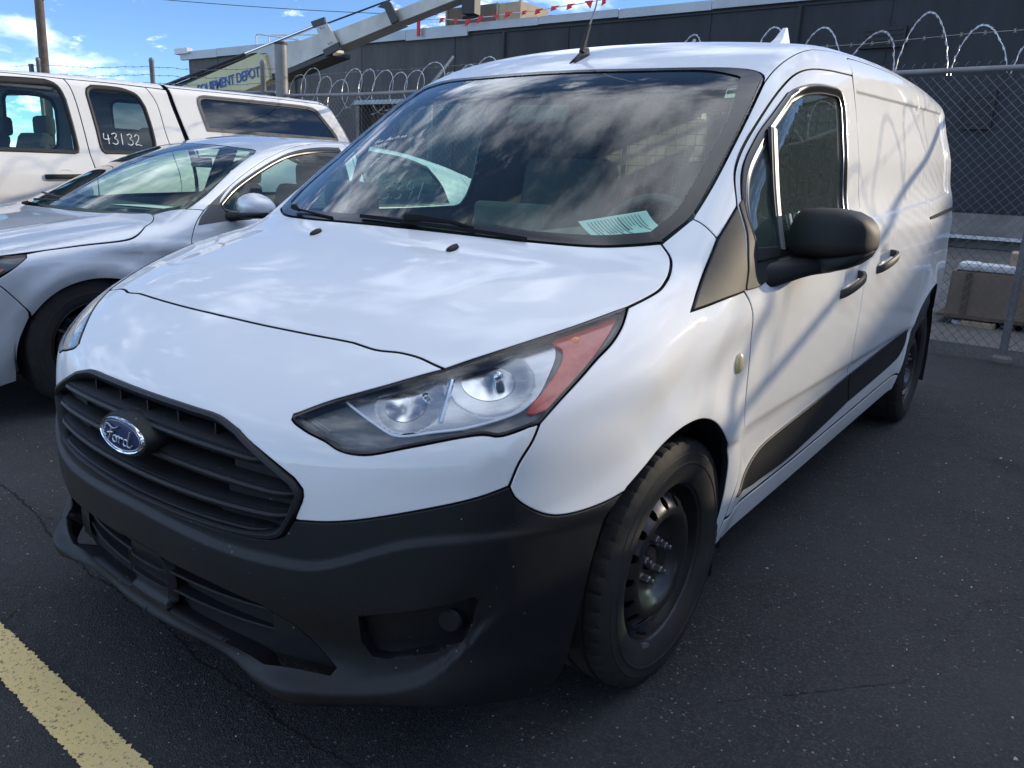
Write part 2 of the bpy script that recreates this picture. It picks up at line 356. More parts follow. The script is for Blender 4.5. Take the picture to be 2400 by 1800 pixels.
    if flange:
        # map original boundary vertices to output vertices (cdt keeps input order for unique verts)
        for k,n,onx,bo in rings:
            idx=np.arange(k,k+n); o3=bo[:,:1]*U+bo[:,1:]*Vv; nn=nr[idx]
            o3=o3-(o3*nn).sum(1,keepdims=True)*nn; o3/=np.maximum(np.linalg.norm(o3,axis=1,keepdims=True),1e-9)
            if join: 
                o3[onx,0]=0; 
            A=P[idx]; r1=A+o3*e-nn*e*.7; r2=r1-nn*depth
            n1=(nn+o3*1.6); n1/=np.linalg.norm(n1,axis=1,keepdims=True)
            V+=[r1,r2]; NN+=[n1,o3]; m=n
            for i in range(n):
                j=(i+1)%n
                if onx[i] and onx[j]: continue
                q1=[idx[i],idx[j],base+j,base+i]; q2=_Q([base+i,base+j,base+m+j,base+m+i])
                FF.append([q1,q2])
            base+=2*n
        Vn=np.vstack(V); Nn=np.vstack(NN)
        F2=FF[0][:]
        for q in FF[1:]:
            for f_ in q:
                a,b,c_=Vn[f_[0]],Vn[f_[1]],Vn[f_[2]]; fn=np.cross(b-a,c_-a)
                F2.append(f_ if fn@(Nn[f_[2]]+Nn[f_[3]])>0 else type(f_)(f_[::-1]))
        return Vn,Nn,F2
    return P,nr,F.tolist()
def mirr(V,Nn,F):
    V=V.copy(); Nn=Nn.copy(); V[:,0]*=-1; Nn[:,0]*=-1; return V,Nn,[type(f)(list(f)[::-1]) if isinstance(f,_Q) else list(f)[::-1] for f in F]
def panel(name,m,parent,segs,d,f,sym=None,inner=None,label=None,**k):
    """sym: None one side, 'join' symmetric single part, 'both' two parts"""
    V,Nn,F=panel_data(segs,d,f,join=(sym=='join'),**k)
    if sym=='join':
        V2,N2,F2=mirr(V,Nn,F); n=len(V); F=list(F)+[type(q)([i+n for i in q]) for q in F2]; V=np.vstack([V,V2]); Nn=np.vstack([Nn,N2])
        o=put(name,mesh(name,V,F,m,Nn),parent); return [o]
    o=[put(name,mesh(name,V,F,m,Nn),parent)]
    if sym=='both':
        V2,N2,F2=mirr(V,Nn,F); o.append(put(name,mesh(name,V2,F2,m,N2),parent if not isinstance(parent,tuple) else parent[1]))
    return o
# ================================================================ the white cargo van
def full(segs,sp=.014):
    "mirror a half outline (its last edge lies on x=0 or it starts/ends there) into a closed loop"
    L=loop(segs,sp); on=np.abs(L[:,0])<1e-4
    L2=L[~on]; k=np.where(on)[0]
    # rotate so the run off the centre line is contiguous
    n=len(L); st=[i for i in range(n) if not on[i] and on[i-1]][0]; run=[]; i=st
    while not on[i%n]: run.append(L[i%n]); i+=1
    a=L[(st-1)%n]; b=L[i%n]; run=np.array(run); m=run[::-1].copy(); m[:,0]*=-1
    return np.vstack([[a],run,[b],m])
def frame(name,m,parent,L,d,f,prof,wfun=None,closedprof=True,mirror=False,smooth=True,angle=None):
    d=np.array(d,float); d/=np.linalg.norm(d); U=np.cross(d,(0,0,1.)); U/=np.linalg.norm(U); Vv=np.cross(U,d)
    L=np.asarray(L,float); p2=np.stack([L@U,L@Vv],1); t=L@d; rows=[]; ww=wfun(L) if wfun else 1.
    a=np.sum(p2[:,0]*np.roll(p2[:,1],-1)-np.roll(p2[:,0],-1)*p2[:,1])
    _,bo=inset2(p2,0.); pv=np.roll(p2,1,0); nx=np.roll(p2,-1,0); e1=p2-pv; e1/=np.maximum(np.linalg.norm(e1,axis=1,keepdims=True),1e-9); s=1 if a>0 else -1
    n1=np.stack([e1[:,1],-e1[:,0]],1)*s; c=np.clip((bo*n1).sum(1),.45,1)
    for i_,h in prof:
        q=p2-bo*((i_*ww)/c)[:,None]; O=q[:,:1]*U+q[:,1:]*Vv+t[:,None]*d
        P,_=lift(O,d,f,.12); nr,_=gradn(P,f); rows.append(P+nr*h)
    n=len(L); V=np.vstack(rows); F=[]; m_=len(rows)
    for r in range(m_ if closedprof else m_-1):
        q=(r+1)%m_
        for i in range(n): j=(i+1)%n; F.append([r*n+i,r*n+j,q*n+j,q*n+i])
    # orient by surface normal of the middle row
    if mirror: V=V.copy(); V[:,0]*=-1
    me=bpy.data.meshes.new(name); me.from_pydata([tuple(v) for v in V],[],F); me.materials.append(m)
    bm=bmesh.new(); bm.from_mesh(me); bmesh.ops.recalc_face_normals(bm,faces=bm.faces)
    mid=len(prof)//2; nr,_=gradn(rows[mid][:1],f); 
    bm.faces.ensure_lookup_table(); fc=bm.faces[(max(0,mid-1))*n]; v=Vector((-nr[0][0] if mirror else nr[0][0],nr[0][1],nr[0][2]))
    if not closedprof and fc.normal.dot(v)<0: bmesh.ops.reverse_faces(bm,faces=bm.faces)
    bm.to_mesh(me); bm.free()
    me.polygons.foreach_set('use_smooth',[True]*len(me.polygons)); me.set_sharp_from_angle(angle=R(angle or 50)); me.update()
    return put(name,me,parent)
GR=[(0,.753),(.176,.753),(.259,.751),(.321,.737),(.425,.691),(.468,.670),(.489,.648),(.486,.626),(.470,.586),(.446,.548),(.417,.535),(.349,.525),(.2,.517),(0,.512)]
def v_side(y,z):
    zz=z-.055*np.clip(y-2.4,0,2.2)*sst(z,.95,1.1)*(1-sst(z,1.35,1.6))
    b=ip(zz,[.15,.25,.40,.60,.80,.95,1.07,1.115,1.16,1.36,1.50,1.60,1.70,1.80],[.845,.872,.896,.906,.912,.907,.893,.881,.862,.823,.793,.768,.742,.71])
    b=b-(.07-.045*sst(z,1.0,1.6))*sst(y,3.6,5.0)
    for wy,wr in ((.865,.375),(3.94,.42)):
        r=np.sqrt((y-wy)**2+(z-.33)**2); b=b+.020*np.exp(-((r-wr)/.075)**2)*sst(z,.15,.4)
    # shoulder crease from the headlight to the door, and the waist crease low on the doors
    b=b+.006*np.exp(-((z-(.83+.10*sst(y,.6,1.3)))/.045)**2)*sst(y,.5,.75)*(1-sst(y,1.2,1.6))
    b=b-.010*np.exp(-((z-.50)/.085)**2)*sst(y,1.22,1.5)*(1-sst(y,3.2,3.5))
    for hy,hz in ((2.145,.935),(2.66,.985)): b=b-.020*np.exp(-((y-hy)/.062)**4-((z-hz)/.036)**4)
    # window-shaped recess of the cargo side
    rz0=1.125+.06*(y-2.4); rz1=1.592+.045*(y-2.4)
    rec=sst(y,2.43,2.45)*(1-sst(y,4.44,4.47))*sst(z,rz0-.008,rz0+.012)*(1-sst(z,rz1-.010,rz1+.004))
    return b-.011*rec
def v_front(x,z):
    p=ip(z,[.15,.20,.25,.34,.45,.58,.68,.78,.86,.93,1.0],[.085,.042,.024,.038,.031,.031,.038,.064,.125,.22,.34])
    p=p+.15*x**2+.38*x**4
    p=p-.034*np.exp(-((x-.48)/.10)**2)*sst(z,.185,.215)*(1-sst(z,.245,.30))
    zc=ip(x,[0,.4,.51,.69,.87,1.0],[.506,.503,.512,.585,.60,.60])
    p=p+.011*sst(z,zc-.018,zc)*(1-sst(z,.66,.76))
    p=p+.010*(1-sst(x,.070,.076))*sst(z,.274,.284)*(1-sst(z,.396,.402))
    zl=ip(x,[0,.35,.5,.62,.72,.80,1.0],[.243,.245,.262,.268,.31,.42,.6])   # lower lip bevel
    p=p+.020*sst(z,zl-.020,zl+.014)*(1-sst(z,zl+.02,zl+.16))*(1-sst(x,.74,.84))
    return p
def v_hood(x,y):
    c=ip(y,[-.1,.1,.2,.3,.45,.60,.75,.9,1.1],[.74,.84,.885,.925,.972,1.010,1.045,1.075,1.10])
    cr_=.46+.12*sst(y,.3,1.0)
    return c-.06*x**2-.05*x**6-.006*sst(x,cr_-.05,cr_+.08)*sst(y,.22,.55)*(1-sst(y,.7,.95))
def v_roof(x,y):
    c=ip(y,[1.4,1.8,2.2,2.7,3.4,4.2,4.9],[1.60,1.695,1.755,1.795,1.825,1.825,1.80])
    return c-.07*x**2-.03*x**6
def v_ws(x,y):
    yy=y-.24*x**2-.12*x**6
    return 1.08+(yy-.835)*.72-.03*np.maximum(yy-.835,0)**2
def van_f(P):
    x=np.minimum(np.abs(P[:,0]),1.15); y=P[:,1]; z=P[:,2]; ex=np.abs(P[:,0])-x
    s=x+ex-v_side(y,z)
    fr=(v_front(x,z)-y)*.9
    low=smax((z-v_hood(x,y))*.94,s,.09); low=smax(low,fr,.16); low=smax(low,ip(x,[0,.35,.42,.47,.55,.65,.75,.80,.84],[.232,.228,.215,.205,.213,.222,.222,.205,.185])-z,.007); low=smax(low,z-1.12,.02)
    top=smax((z-v_ws(x,y))*.81,z-v_roof(x,y),.12); g=smax(top,s,.085)
    g=smax(g,.6-z,.01); b=smin(low,g,.03)
    rear=(y-4.80+.12*(z-.9)*(z>.9)+.10*x**2)*.98
    return smax(b,rear,.09)
van=root('cargo_van',(0,2.3,0),'white cargo van with black grille and bumper and bare black steel wheels, nearest the camera','van')
WSIDE=[(.736,1.001,1.092),(.749,1.043,1.118),(.765,1.102,1.151),(.762,1.204,1.22),(.744,1.395,1.36),(.727,1.53,1.455),(.711,1.635,1.53)]
WCORN=[(.711,1.635,1.53),(.702,1.665,1.553),(.675,1.685,1.570),(.636,1.688,1.581)]
WTOP=[(.636,1.688,1.581),(.574,1.675,1.587),(.445,1.639,1.588),(.31,1.612,1.587),(.15,1.597,1.588),(0,1.592,1.589)]
COWL=[(0,.834,1.081),(.21,.842,1.081),(.421,.868,1.077),(.597,.917,1.076),(.692,.968,1.087),(.736,1.001,1.092)]
SEAM=[(0, 0.268, 0.896), (0.1514, 0.2711, 0.8951), (0.2942, 0.2818, 0.8948), (0.4124, 0.2973, 0.8937)]
SEAM2=[(0.4124, 0.2973, 0.8937), (0.4774, 0.3017, 0.8881), (0.5277, 0.3178, 0.8885), (0.5721, 0.3261, 0.8846), (0.6066, 0.3275, 0.8776), (0.6348, 0.3305, 0.8718)]
HLT=[(0.6348, 0.3305, 0.8718), (0.7086, 0.4572, 0.9122), (0.7678, 0.5844, 0.9453), (0.8112, 0.7128, 0.9754)]
HOODR=[(.812,.712,.979),(.820,.765,.99),(.823,.835,1.004),(.812,.885,1.015),(.796,.940,1.04),(.775,.978,1.065),(.736,1.001,1.092)]
HLIN=[(0.6348, 0.3305, 0.8718), (0.5548, 0.2435, 0.8382), (0.4718, 0.1748, 0.8028), (0.4349, 0.1448, 0.7823)]
HLTIP=[(0.4349, 0.1448, 0.7823), (0.4211, 0.1336, 0.7736), (0.4391, 0.1291, 0.7638)]
HLBOT=[(0.4391, 0.1291, 0.7638), (0.4728, 0.1302, 0.7544), (0.5159, 0.137, 0.7446), (0.5472, 0.1428, 0.7333), (0.5926, 0.1607, 0.7313), (0.6665, 0.2091, 0.7529), (0.7615, 0.2945, 0.7778), (0.7845, 0.3127, 0.7755), (0.8289, 0.3785, 0.7964)]
HLOUT=[(0.8289, 0.3785, 0.7964), (0.8367, 0.4227, 0.8283), (0.8431, 0.4927, 0.8686), (0.8434, 0.5411, 0.8934), (0.844, 0.5966, 0.9181), (0.8354, 0.6499, 0.9447), (0.8112, 0.7128, 0.9754)]
FSEAM=[(0.8289, 0.3785, 0.7964), (0.8278, 0.3614, 0.7674), (0.8163, 0.3352, 0.7251), (0.8054, 0.3218, 0.6807)]
BLINE=[(0.4806, 0.1041, 0.5882), (0.5223, 0.1185, 0.5925), (0.5688, 0.1378, 0.6014), (0.6801, 0.2013, 0.6333), (0.7731, 0.2803, 0.6641), (0.8054, 0.3218, 0.6807)]
LOBE=[(0.8054, 0.3218, 0.6807), (0.8123, 0.3314, 0.6578), (0.8346, 0.3678, 0.6259), (0.8557, 0.4002, 0.6115), (0.8787, 0.4458, 0.6095), (0.9048, 0.5151, 0.6175), (0.9197, 0.5634, 0.6292)]
ARCHF=[(.927,.558,.632),(.933,.622,.666),(.937,.69,.698),(.942,.763,.716),(.944,.85,.718),(.944,.905,.708),(.944,.966,.685),(.941,1.03,.645),(.935,1.089,.594),(.927,1.133,.536),(.92,1.152,.472),(.91,1.165,.396),(.887,1.172,.28)]
ARCHB=[(.927,.558,.632),(.918,.518,.592),(.905,.485,.491),(.885,.470,.36),(.862,.462,.24)]
NOTCH=[(.862,.462,.24),(.850,.445,.215),(.835,.425,.192)]
BBOT=[(.835,.425,.192),(.80,.36,.209),(.76,.30,.226),(.65,.21,.226),(.55,.15,.217),(.47,.075,.209),(.42,.060,.219),(.35,.055,.232),(.2,.050,.235),(0,.045,.236)]
G3=lambda L:[(x,float(v_front(np.array(x),np.array(z))),z) for x,z in L]
GTOP=[GR[0:4],GR[3:6],GR[5:8],GR[7:9],GR[8:11],GR[10:14]]
GSEG=[G3(s) for s in GTOP]
BCOR=G3([(.470,.586)])[0]; BLINE[0]=BCOR
def xseg(a,b): return [a,b]
def recx(y0,y1,n=14):
    o=[]
    for base,sl,ds in ((1.125,.06,(-.008,.002,.012)),(1.592,.045,(-.010,-.003,.004))):
        for dz in ds:
            Q=np.array([(.98,y,base+sl*(y-2.4)+dz) for y in np.linspace(y0,y1,n)]); P,_=lift(Q,np.array([-1.,0,0]),van_f,0.); o.append([tuple(p) for p in P])
    return o
hood=panel('hood',WHITE,van,[SEAM,SEAM2,HLT,HOODR,COWL[::-1],xseg(COWL[0],SEAM[0])],(0,.25,-1),van_f,'join',sp=.022,gap=.0028,e=.002,depth=.03)
fascia=panel('bumper_cover',WHITE,van,[SEAM,SEAM2,HLIN,HLTIP,HLBOT,FSEAM,BLINE[::-1],GSEG[3][::-1],GSEG[2][::-1],GSEG[1][::-1],GSEG[0][::-1],xseg(GSEG[0][0],SEAM[0])],(-.35,.8,-.5),van_f,'join',sp=.018,gap=.0022,e=.002,depth=.02)
FEND2=[(.765,1.102,1.151),(.785,1.106,1.140),(.808,1.108,1.12),(.829,1.107,1.098)]
TRIE=[(.829,1.107,1.098),(.858,.99,1.027),(.885,.874,.957)]
TRIL=[(.885,.874,.957),(.892,.96,.964),(.897,1.04,.972),(.902,1.135,.981)]
DCUT=[(.902,1.135,.981),(.909,1.158,.958),(.917,1.183,.90),(.92,1.198,.832),(.922,1.207,.739),(.922,1.220,.639),(.918,1.236,.54),(.916,1.232,.47),(.908,1.216,.41),(.897,1.209,.345)]
fender=panel('front_fender',WHITE,van,[HLOUT,HOODR,WSIDE[:3],FEND2,TRIE,TRIL,DCUT,[(.897,1.209,.345),(.885,1.207,.28)],[(.885,1.207,.28),(.887,1.172,.28)],ARCHF[::-1],LOBE[::-1],FSEAM[::-1]],(-.85,.3,-.25),van_f,'both',sp=.018,gap=.0020,e=.0025,depth=.018)
# intake / fog openings in the black bumper (x,z)
def fz(L): return [(x,float(v_front(np.array(x),np.array(z))),z) for x,z in L]
INT1=[(.075,.398),(.25,.397),(.39,.388),(.46,.360),(.55,.287),(.545,.275),(.40,.262),(.25,.259),(.075,.262)]
FOG=[(.60,.414),(.69,.436),(.775,.462),(.782,.452),(.770,.395),(.752,.362),(.715,.337),(.64,.318),(.612,.320),(.595,.35)]
def seg_from(L): return [[L[i],L[(i+1)%len(L)]] for i in range(len(L))]
bumper=panel('bumper',BLACKP,van,[GSEG[5][::-1],GSEG[4][::-1],BLINE,LOBE,ARCHB,NOTCH,BBOT,xseg(BBOT[-1],GSEG[5][-1])],(-.5,.85,-.05),van_f,'join',sp=.010,nh=.0045,bsp=.011,gap=.001,e=.002,depth=.02,holes=[seg_from(fz(INT1)),seg_from(fz(FOG))],hgap=0,extra=[fz([(x,float(ip(np.array(x),[0,.4,.51,.69,.87,1.0],[.506,.503,.512,.585,.60,.60]))+dz) for x in np.linspace(.01,.80,20)]) for dz in (-.020,-.013,-.007,.0)]+[fz([(x,float(ip(np.array(x),[0,.35,.5,.62,.72,.80,1.0],[.243,.245,.262,.268,.31,.42,.6]))+dz) for x in np.linspace(.01,.70,20)]) for dz in (-.02,-.010,.001)])[0]
BODY2=[(.711,1.635,1.53),(.705,1.72,1.575),(.70,1.9,1.635),(.695,2.2,1.69),(.692,2.7,1.73),(.692,3.5,1.76),(.680,4.3,1.765),(.66,4.62,1.745)]
roof=panel('roof',WHITE,van,[WTOP[::-1],WCORN[::-1],BODY2,[(.66,4.62,1.745),(.45,4.655,1.775),(0,4.67,1.79)],xseg((0,4.67,1.79),WTOP[-1])],(0,.1,-1),van_f,'join',sp=.045,bsp=.025,gap=.0,e=.0008,depth=.01)
# doors
DTOP=[(.829,1.230,1.186),(.812,1.247,1.20),(.788,1.290,1.266),(.772,1.356,1.325),(.758,1.523,1.435),(.749,1.661,1.513),(.746,1.779,1.566),(.748,1.90,1.595),(.752,2.08,1.618),(.748,2.39,1.640)]
BCUT=[(.748,2.39,1.640),(.79,2.395,1.5),(.84,2.385,1.25),(.89,2.375,1.08),(.912,2.355,.95),(.918,2.345,.8),(.916,2.345,.68),(.908,2.375,.60),(.904,2.43,.52),(.90,2.475,.43),(.893,2.49,.352)]
DBOT=[(.893,2.49,.352),(.893,1.8,.342),(.897,1.209,.345)]
DF=[(.897,1.209,.345)]+DCUT[::-1][1:]
DSAIL=[(.902,1.135,.981),(.895,1.155,1.015),(.882,1.168,1.055),(.857,1.208,1.126),(.829,1.230,1.186)]
WIN=[[(.884,1.240,1.064),(.855,1.248,1.13),(.812,1.318,1.245),(.795,1.442,1.345),(.788,1.581,1.43),(.780,1.680,1.487)],
     [(.780,1.680,1.487),(.78,1.752,1.51),(.78,1.85,1.528),(.779,1.98,1.543),(.779,2.15,1.552)],
     [(.779,2.15,1.552),(.780,2.195,1.545),(.785,2.212,1.515)],
     [(.785,2.212,1.515),(.824,2.195,1.352),(.844,2.182,1.236),(.866,2.168,1.14)],
     [(.866,2.168,1.14),(.876,2.150,1.098),(.884,2.11,1.085)],
     [(.884,2.11,1.085),(.886,1.8,1.076),(.888,1.5,1.069),(.884,1.240,1.064)]]
def grow(segs,a,f=van_f,d=(-1,0,0)):
    L=loop(segs,.015); d=np.array(d,float); q,_=inset2(L[:,[1,2]],-a); O=np.stack([L[:,0],q[:,0],q[:,1]],1); P,_=lift(O,d,f,.2); return P
WOUT=grow(WIN,.022)
door=panel('front_door',WHITE,van,[DTOP,BCUT,DBOT,DF,DSAIL],(-1,.05,-.1),van_f,'both',sp=.022,gap=.0029,e=.0026,depth=.02,holes=[WOUT],hgap=0)
SDTOP=[(.748,2.40,1.640),(.735,2.405,1.675),(.72,2.43,1.705),(.712,2.52,1.715),(.712,3.0,1.745),(.712,3.5,1.757),(.722,3.60,1.745),(.740,3.65,1.71),(.756,3.67,1.64)]
SDR=[(.756,3.67,1.64),(.80,3.672,1.49),(.83,3.672,1.366),(.86,3.66,1.195),(.885,3.61,1.14),(.904,3.60,1.06),(.912,3.60,.95),(.915,3.575,.85),(.917,3.53,.75)]
SDA=[(.917,3.53,.75),(.925,3.515,.68),(.918,3.49,.60),(.91,3.47,.50),(.90,3.455,.40),(.893,3.45,.365)]
sld=panel('sliding_door',WHITE,van,[SDTOP,SDR,SDA,[(.893,3.45,.365),(.893,2.9,.36),(.893,2.49,.352)],BCUT[::-1][:-1]+[(.748,2.40,1.640)]],(-1,.02,-.12),van_f,'both',sp=.022,gap=.0029,e=.0026,depth=.02,
  extra=recx(2.455,3.60))
ARCHR=[(.917,3.502,.50),(.925,3.54,.60),(.935,3.62,.685),(.938,3.72,.735),(.938,3.84,.764),(.93,3.97,.772),(.92,4.10,.762),(.91,4.22,.725),(.90,4.31,.66),(.89,4.365,.57),(.88,4.385,.47),(.87,4.385,.36),(.87,4.38,.30)]
side=panel('body_side',WHITE,van,[WSIDE[2:],BODY2,[(.66,4.62,1.745),(.70,4.66,1.6),(.76,4.70,1.3),(.80,4.73,1.0),(.80,4.745,.7),(.79,4.745,.32)],[(.79,4.745,.32),(.87,4.38,.30)],ARCHR[::-1],[(.917,3.502,.50),(.905,3.49,.42),(.895,3.475,.36)],
   [(.895,3.475,.36),(.893,3.45,.365)],SDA[::-1],SDR[::-1],SDTOP[::-1],DTOP[::-1],TRIE[:1] and [(.829,1.230,1.186),(.829,1.107,1.098)],FEND2[::-1]],(-1,.12,-.25),van_f,'both',sp=.03,bsp=.018,gap=.0012,e=.0022,depth=.015,
   extra=recx(3.73,4.43,10)+[[(.8,yy_,1.26),(.8,yy_,1.4),(.8,yy_,1.5),(.8,yy_,1.66)] for yy_ in (4.44,4.455,4.47)])
sill=panel('sill_panel',WHITE,van,[[(.897,1.209,.340),(.893,1.8,.338),(.893,2.49,.348),(.893,3.45,.360),(.895,3.475,.355)],[(.895,3.475,.355),(.89,3.47,.27)],[(.89,3.47,.27),(.88,2.6,.262),(.878,1.9,.252),(.885,1.207,.245)],[(.885,1.207,.245),(.897,1.209,.340)]],(-1,0,.1),van_f,'both',sp=.03,gap=.003,e=.003,depth=.03)
# black plastic triangle at the mirror foot, black side moulding
TRI=[TRIL,DSAIL,[(.829,1.230,1.186),(.829,1.107,1.098)],TRIE]
tri=panel('mirror_triangle',BLACKT,van,TRI,(-1,.1,-.1),van_f,'both',sp=.02,gap=.0015,e=.003,depth=.012,off=.004)
TL=[[(.92,1.236,.40),(.906,1.375,.463),(.905,1.44,.482),(.905,1.511,.492),(.905,2.0,.515),(.905,2.425,.538)],[(.905,2.425,.538),(.90,2.475,.43),(.90,2.485,.414)],[(.90,2.485,.414),(.896,2.012,.381),(.894,1.734,.366),(.895,1.50,.372),(.895,1.42,.374),(.92,1.236,.40)]]
TL2=[[(.905,2.437,.539),(.905,2.9,.562),(.915,3.458,.590)],[(.915,3.458,.590),(.913,3.458,.527),(.906,3.40,.466),(.902,3.30,.445),(.901,3.004,.430),(.90,2.497,.415)],[(.90,2.497,.415),(.90,2.487,.43),(.905,2.437,.539)]]
DIVP=[(.890,1.450,1.070),(.866,1.458,1.15),(.847,1.466,1.224),(.828,1.480,1.304),(.804,1.505,1.395)]
def panel2(name,m,parents,segs,d,**k):
    V,Nn,F=panel_data(segs,d,van_f,**k); a=put(name,mesh(name,V,F,m,Nn),parents[0]); V,Nn,F=mirr(V,Nn,F); b=put(name,mesh(name,V,F,m,Nn),parents[1]); return [a,b]
panel2('side_moulding',BLACKP,door,TL,(-1,0,0),sp=.02,gap=.0,e=.004,depth=.010,off=.006)
panel2('side_moulding',BLACKP,sld,TL2,(-1,0,0),sp=.02,gap=.0,e=.004,depth=.010,off=.006)
# sail part of the door carrying the mirror
SAIL=[[(.903,1.139,.981),(.896,1.160,1.015),(.883,1.172,1.055),(.858,1.212,1.126),(.829,1.236,1.190)],[(.829,1.236,1.190),(.824,1.262,1.20),(.850,1.240,1.14),(.868,1.238,1.08)],[(.868,1.238,1.08),(.876,1.42,1.078)],[(.876,1.42,1.078),(.90,1.36,1.02),(.903,1.24,.985),(.903,1.139,.981)]]
panel2('mirror_sail',BLACKT,door,SAIL,(-1,.1,-.1),sp=.02,gap=.001,e=.003,depth=.01,off=.005)
for s_,dd_ in ((0,door[0]),(1,door[1])):
    frame('window_frame',BLACKG,dd_,grow(WIN,.0205),(-1,0,0),van_f,[(0,-.010),(.0,.002),(.004,.006),(.013,.0045),(.018,-.002),(.026,-.003),(.030,-.011)],closedprof=False,mirror=s_)
panel2('window_glass',SIDEG,door,grow(WIN,0),(-1,0,0),sp=.03,gap=0,e=.0,depth=.003,off=-.011,flange=False)[1].data.materials[0]=CARG
for s,dd in ((1,door[0]),(-1,door[1])):
    P=cr(DIVP,.03); Pn,_=gradn(P,van_f)
    for off_,hw,mm in ((.000,.012,BARM),(-.004,.017,BLACKG)):
        b=MB(); b.sweep([(s*(p[0]+n[0]*off_),p[1]-(.006 if mm is BLACKG else 0),p[2]) for p,n in zip(P,Pn)],[(-hw,-.006),(hw,-.006),(hw,.004),(-hw,.004)],upv=(s,0,.3)); b.build('window_divider',mm,dd)
# windscreen with black ceramic border
WSH=[WSIDE,WCORN,WTOP,xseg(WTOP[-1],COWL[0]),COWL]
WSI=[[(.668,.985,1.10),(.700,1.03,1.13),(.708,1.12,1.20),(.700,1.30,1.315),(.682,1.45,1.43),(.662,1.565,1.515)],[(.662,1.565,1.515),(.65,1.60,1.535),(.615,1.618,1.545)],[(.615,1.618,1.545),(.44,1.588,1.555),(.25,1.565,1.556),(0,1.558,1.558)],[(0,1.558,1.558),(0,.868,1.10)],[(0,.868,1.10),(.21,.875,1.10),(.421,.90,1.095),(.57,.935,1.093),(.668,.985,1.10)]]
ws=panel('windscreen',WINDG,van,WSH,(0,.6,-.8),van_f,'join',sp=.04,gap=.005,e=0,depth=.004,off=-.003,flange=False)[0]
frame('windscreen_border',BLACKG,ws,full(WSH),(0,.6,-.8),van_f,[(.006,.0008),(.014,.0008),(.030,.0008),(.046,.0008)],wfun=lambda L:.95+.5*sst(L[:,2],1.40,1.54)*sst(np.abs(L[:,0]),.5,.68)-.45*(1-sst(np.abs(L[:,0]),.45,.68))*sst(L[:,2],1.3,1.5),closedprof=False)
# interior liner seen through the glass (offset skin), dark
lin=panel('interior_lining',TRIMI,van,[[(.0,1.60,1.59),(.45,1.65,1.588),(.66,1.72,1.575)],BODY2[1:],[(.66,4.62,1.745),(0,4.67,1.79)],[(0,4.67,1.79),(0,1.60,1.59)]],(0,.1,-1),van_f,'join',sp=.1,gap=.0,e=0,off=-.035,flange=False)
V,Nn,F=panel_data([[(.9,1.2,.40),(.9,4.6,.40)],[(.9,4.6,.40),(.7,4.6,1.68)],[(.7,4.6,1.68),(.7,2.4,1.66),(.74,1.95,1.59),(.75,1.62,1.48),(.78,1.33,1.27),(.83,1.2,1.14)],[(.83,1.2,1.14),(.9,1.2,.40)]],(-1,.1,-.1),van_f,holes=[grow(WIN,.004)],sp=.08,bsp=.02,gap=0,e=0,off=-.03,flange=False)
for s in (0,1):
    if s: V,Nn,F=mirr(V,Nn,F)
    put('interior_side_lining',mesh('interior_side_lining',V,F,TRIMI,Nn),van)
V,Nn,F=panel_data([WSIDE[2:],[(.711,1.635,1.53),(.74,1.75,1.55)],[(.74,1.75,1.55),(.75,1.62,1.48),(.78,1.33,1.27),(.83,1.2,1.14)],[(.83,1.2,1.14),(.80,1.1,1.12),(.765,1.102,1.151)]],(-1,.3,-.3),van_f,sp=.04,bsp=.015,gap=0,e=0,off=-.025,flange=False)
for s in (0,1):
    if s: V,Nn,F=mirr(V,Nn,F)
    put('pillar_trim',mesh('pillar_trim',V,F,TRIML,Nn),van)
# ---------------------------------------------------------------- grille
def vy(x,z): return float(v_front(np.array([abs(x)]),np.array([z]))[0])
GL=full(GSEG+[xseg(GSEG[-1][-1],GSEG[0][0])])
grl=frame('grille',BLACKP,van,GL,(0,1,0),van_f,[(.0015,-.012),(.0015,.002),(.0045,.008),(.011,.009),(.015,.004),(.018,-.010),(.020,-.055)],closedprof=False)
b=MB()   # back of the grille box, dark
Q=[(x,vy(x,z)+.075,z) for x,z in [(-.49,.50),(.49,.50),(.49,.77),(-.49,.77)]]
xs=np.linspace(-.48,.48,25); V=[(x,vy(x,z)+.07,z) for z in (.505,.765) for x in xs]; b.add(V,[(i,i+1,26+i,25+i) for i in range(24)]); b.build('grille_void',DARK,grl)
def inside_gr(x,z,m=0.015):
    zs=[p for p in GR]; top=[(0,.753),(.176,.753),(.259,.751),(.321,.737),(.425,.691),(.468,.670),(.489,.648)]; bot=[(0,.512),(.2,.517),(.349,.525),(.414,.534),(.446,.548),(.470,.586),(.489,.642)]
    zt=np.interp(abs(x),[p[0] for p in top],[p[1] for p in top]); zb=np.interp(abs(x),[p[0] for p in bot],[p[1] for p in bot]); return zb+m,zt-m
def slat(z0,z1,xm,wing=True,name='grille_slat',h=.026):
    """curved horizontal bar; z0 centre height at x=0, z1 at x=xm"""
    b=MB(); n=49; xs=np.linspace(-xm,xm,n); pr=[(.052,-h*.55),(.010,-h*.62),(.0,-h*.45),(-.005,-h*.12),(-.001,h*.06),(.004,h*.12),(.004,h*.22),(.002,h*.30),(.016,h*.55),(.052,h*.75)]; V=[];F=[]
    for x in xs:
        z=z0+(z1-z0)*(abs(x)/xm)**2; e=sst(np.array(abs(x)),xm-.03,xm)*.018
        V+=[(x,vy(x,z)+dy+e,z+dz) for dy,dz in pr]
    k=len(pr); F=[(i*k+j,i*k+j+1,(i+1)*k+j+1,(i+1)*k+j) for i in range(n-1) for j in range(k-1)]+[tuple(range(k)),tuple(range((n-1)*k,n*k))[::-1]]
    b.add(V,F); return b.build(name,BLACKP,grl,smooth=True,angle=25)
slat(.698,.692,.405); slat(.641,.636,.464); slat(.580,.592,.458); 
slat(.538,.552,.41,h=.016)
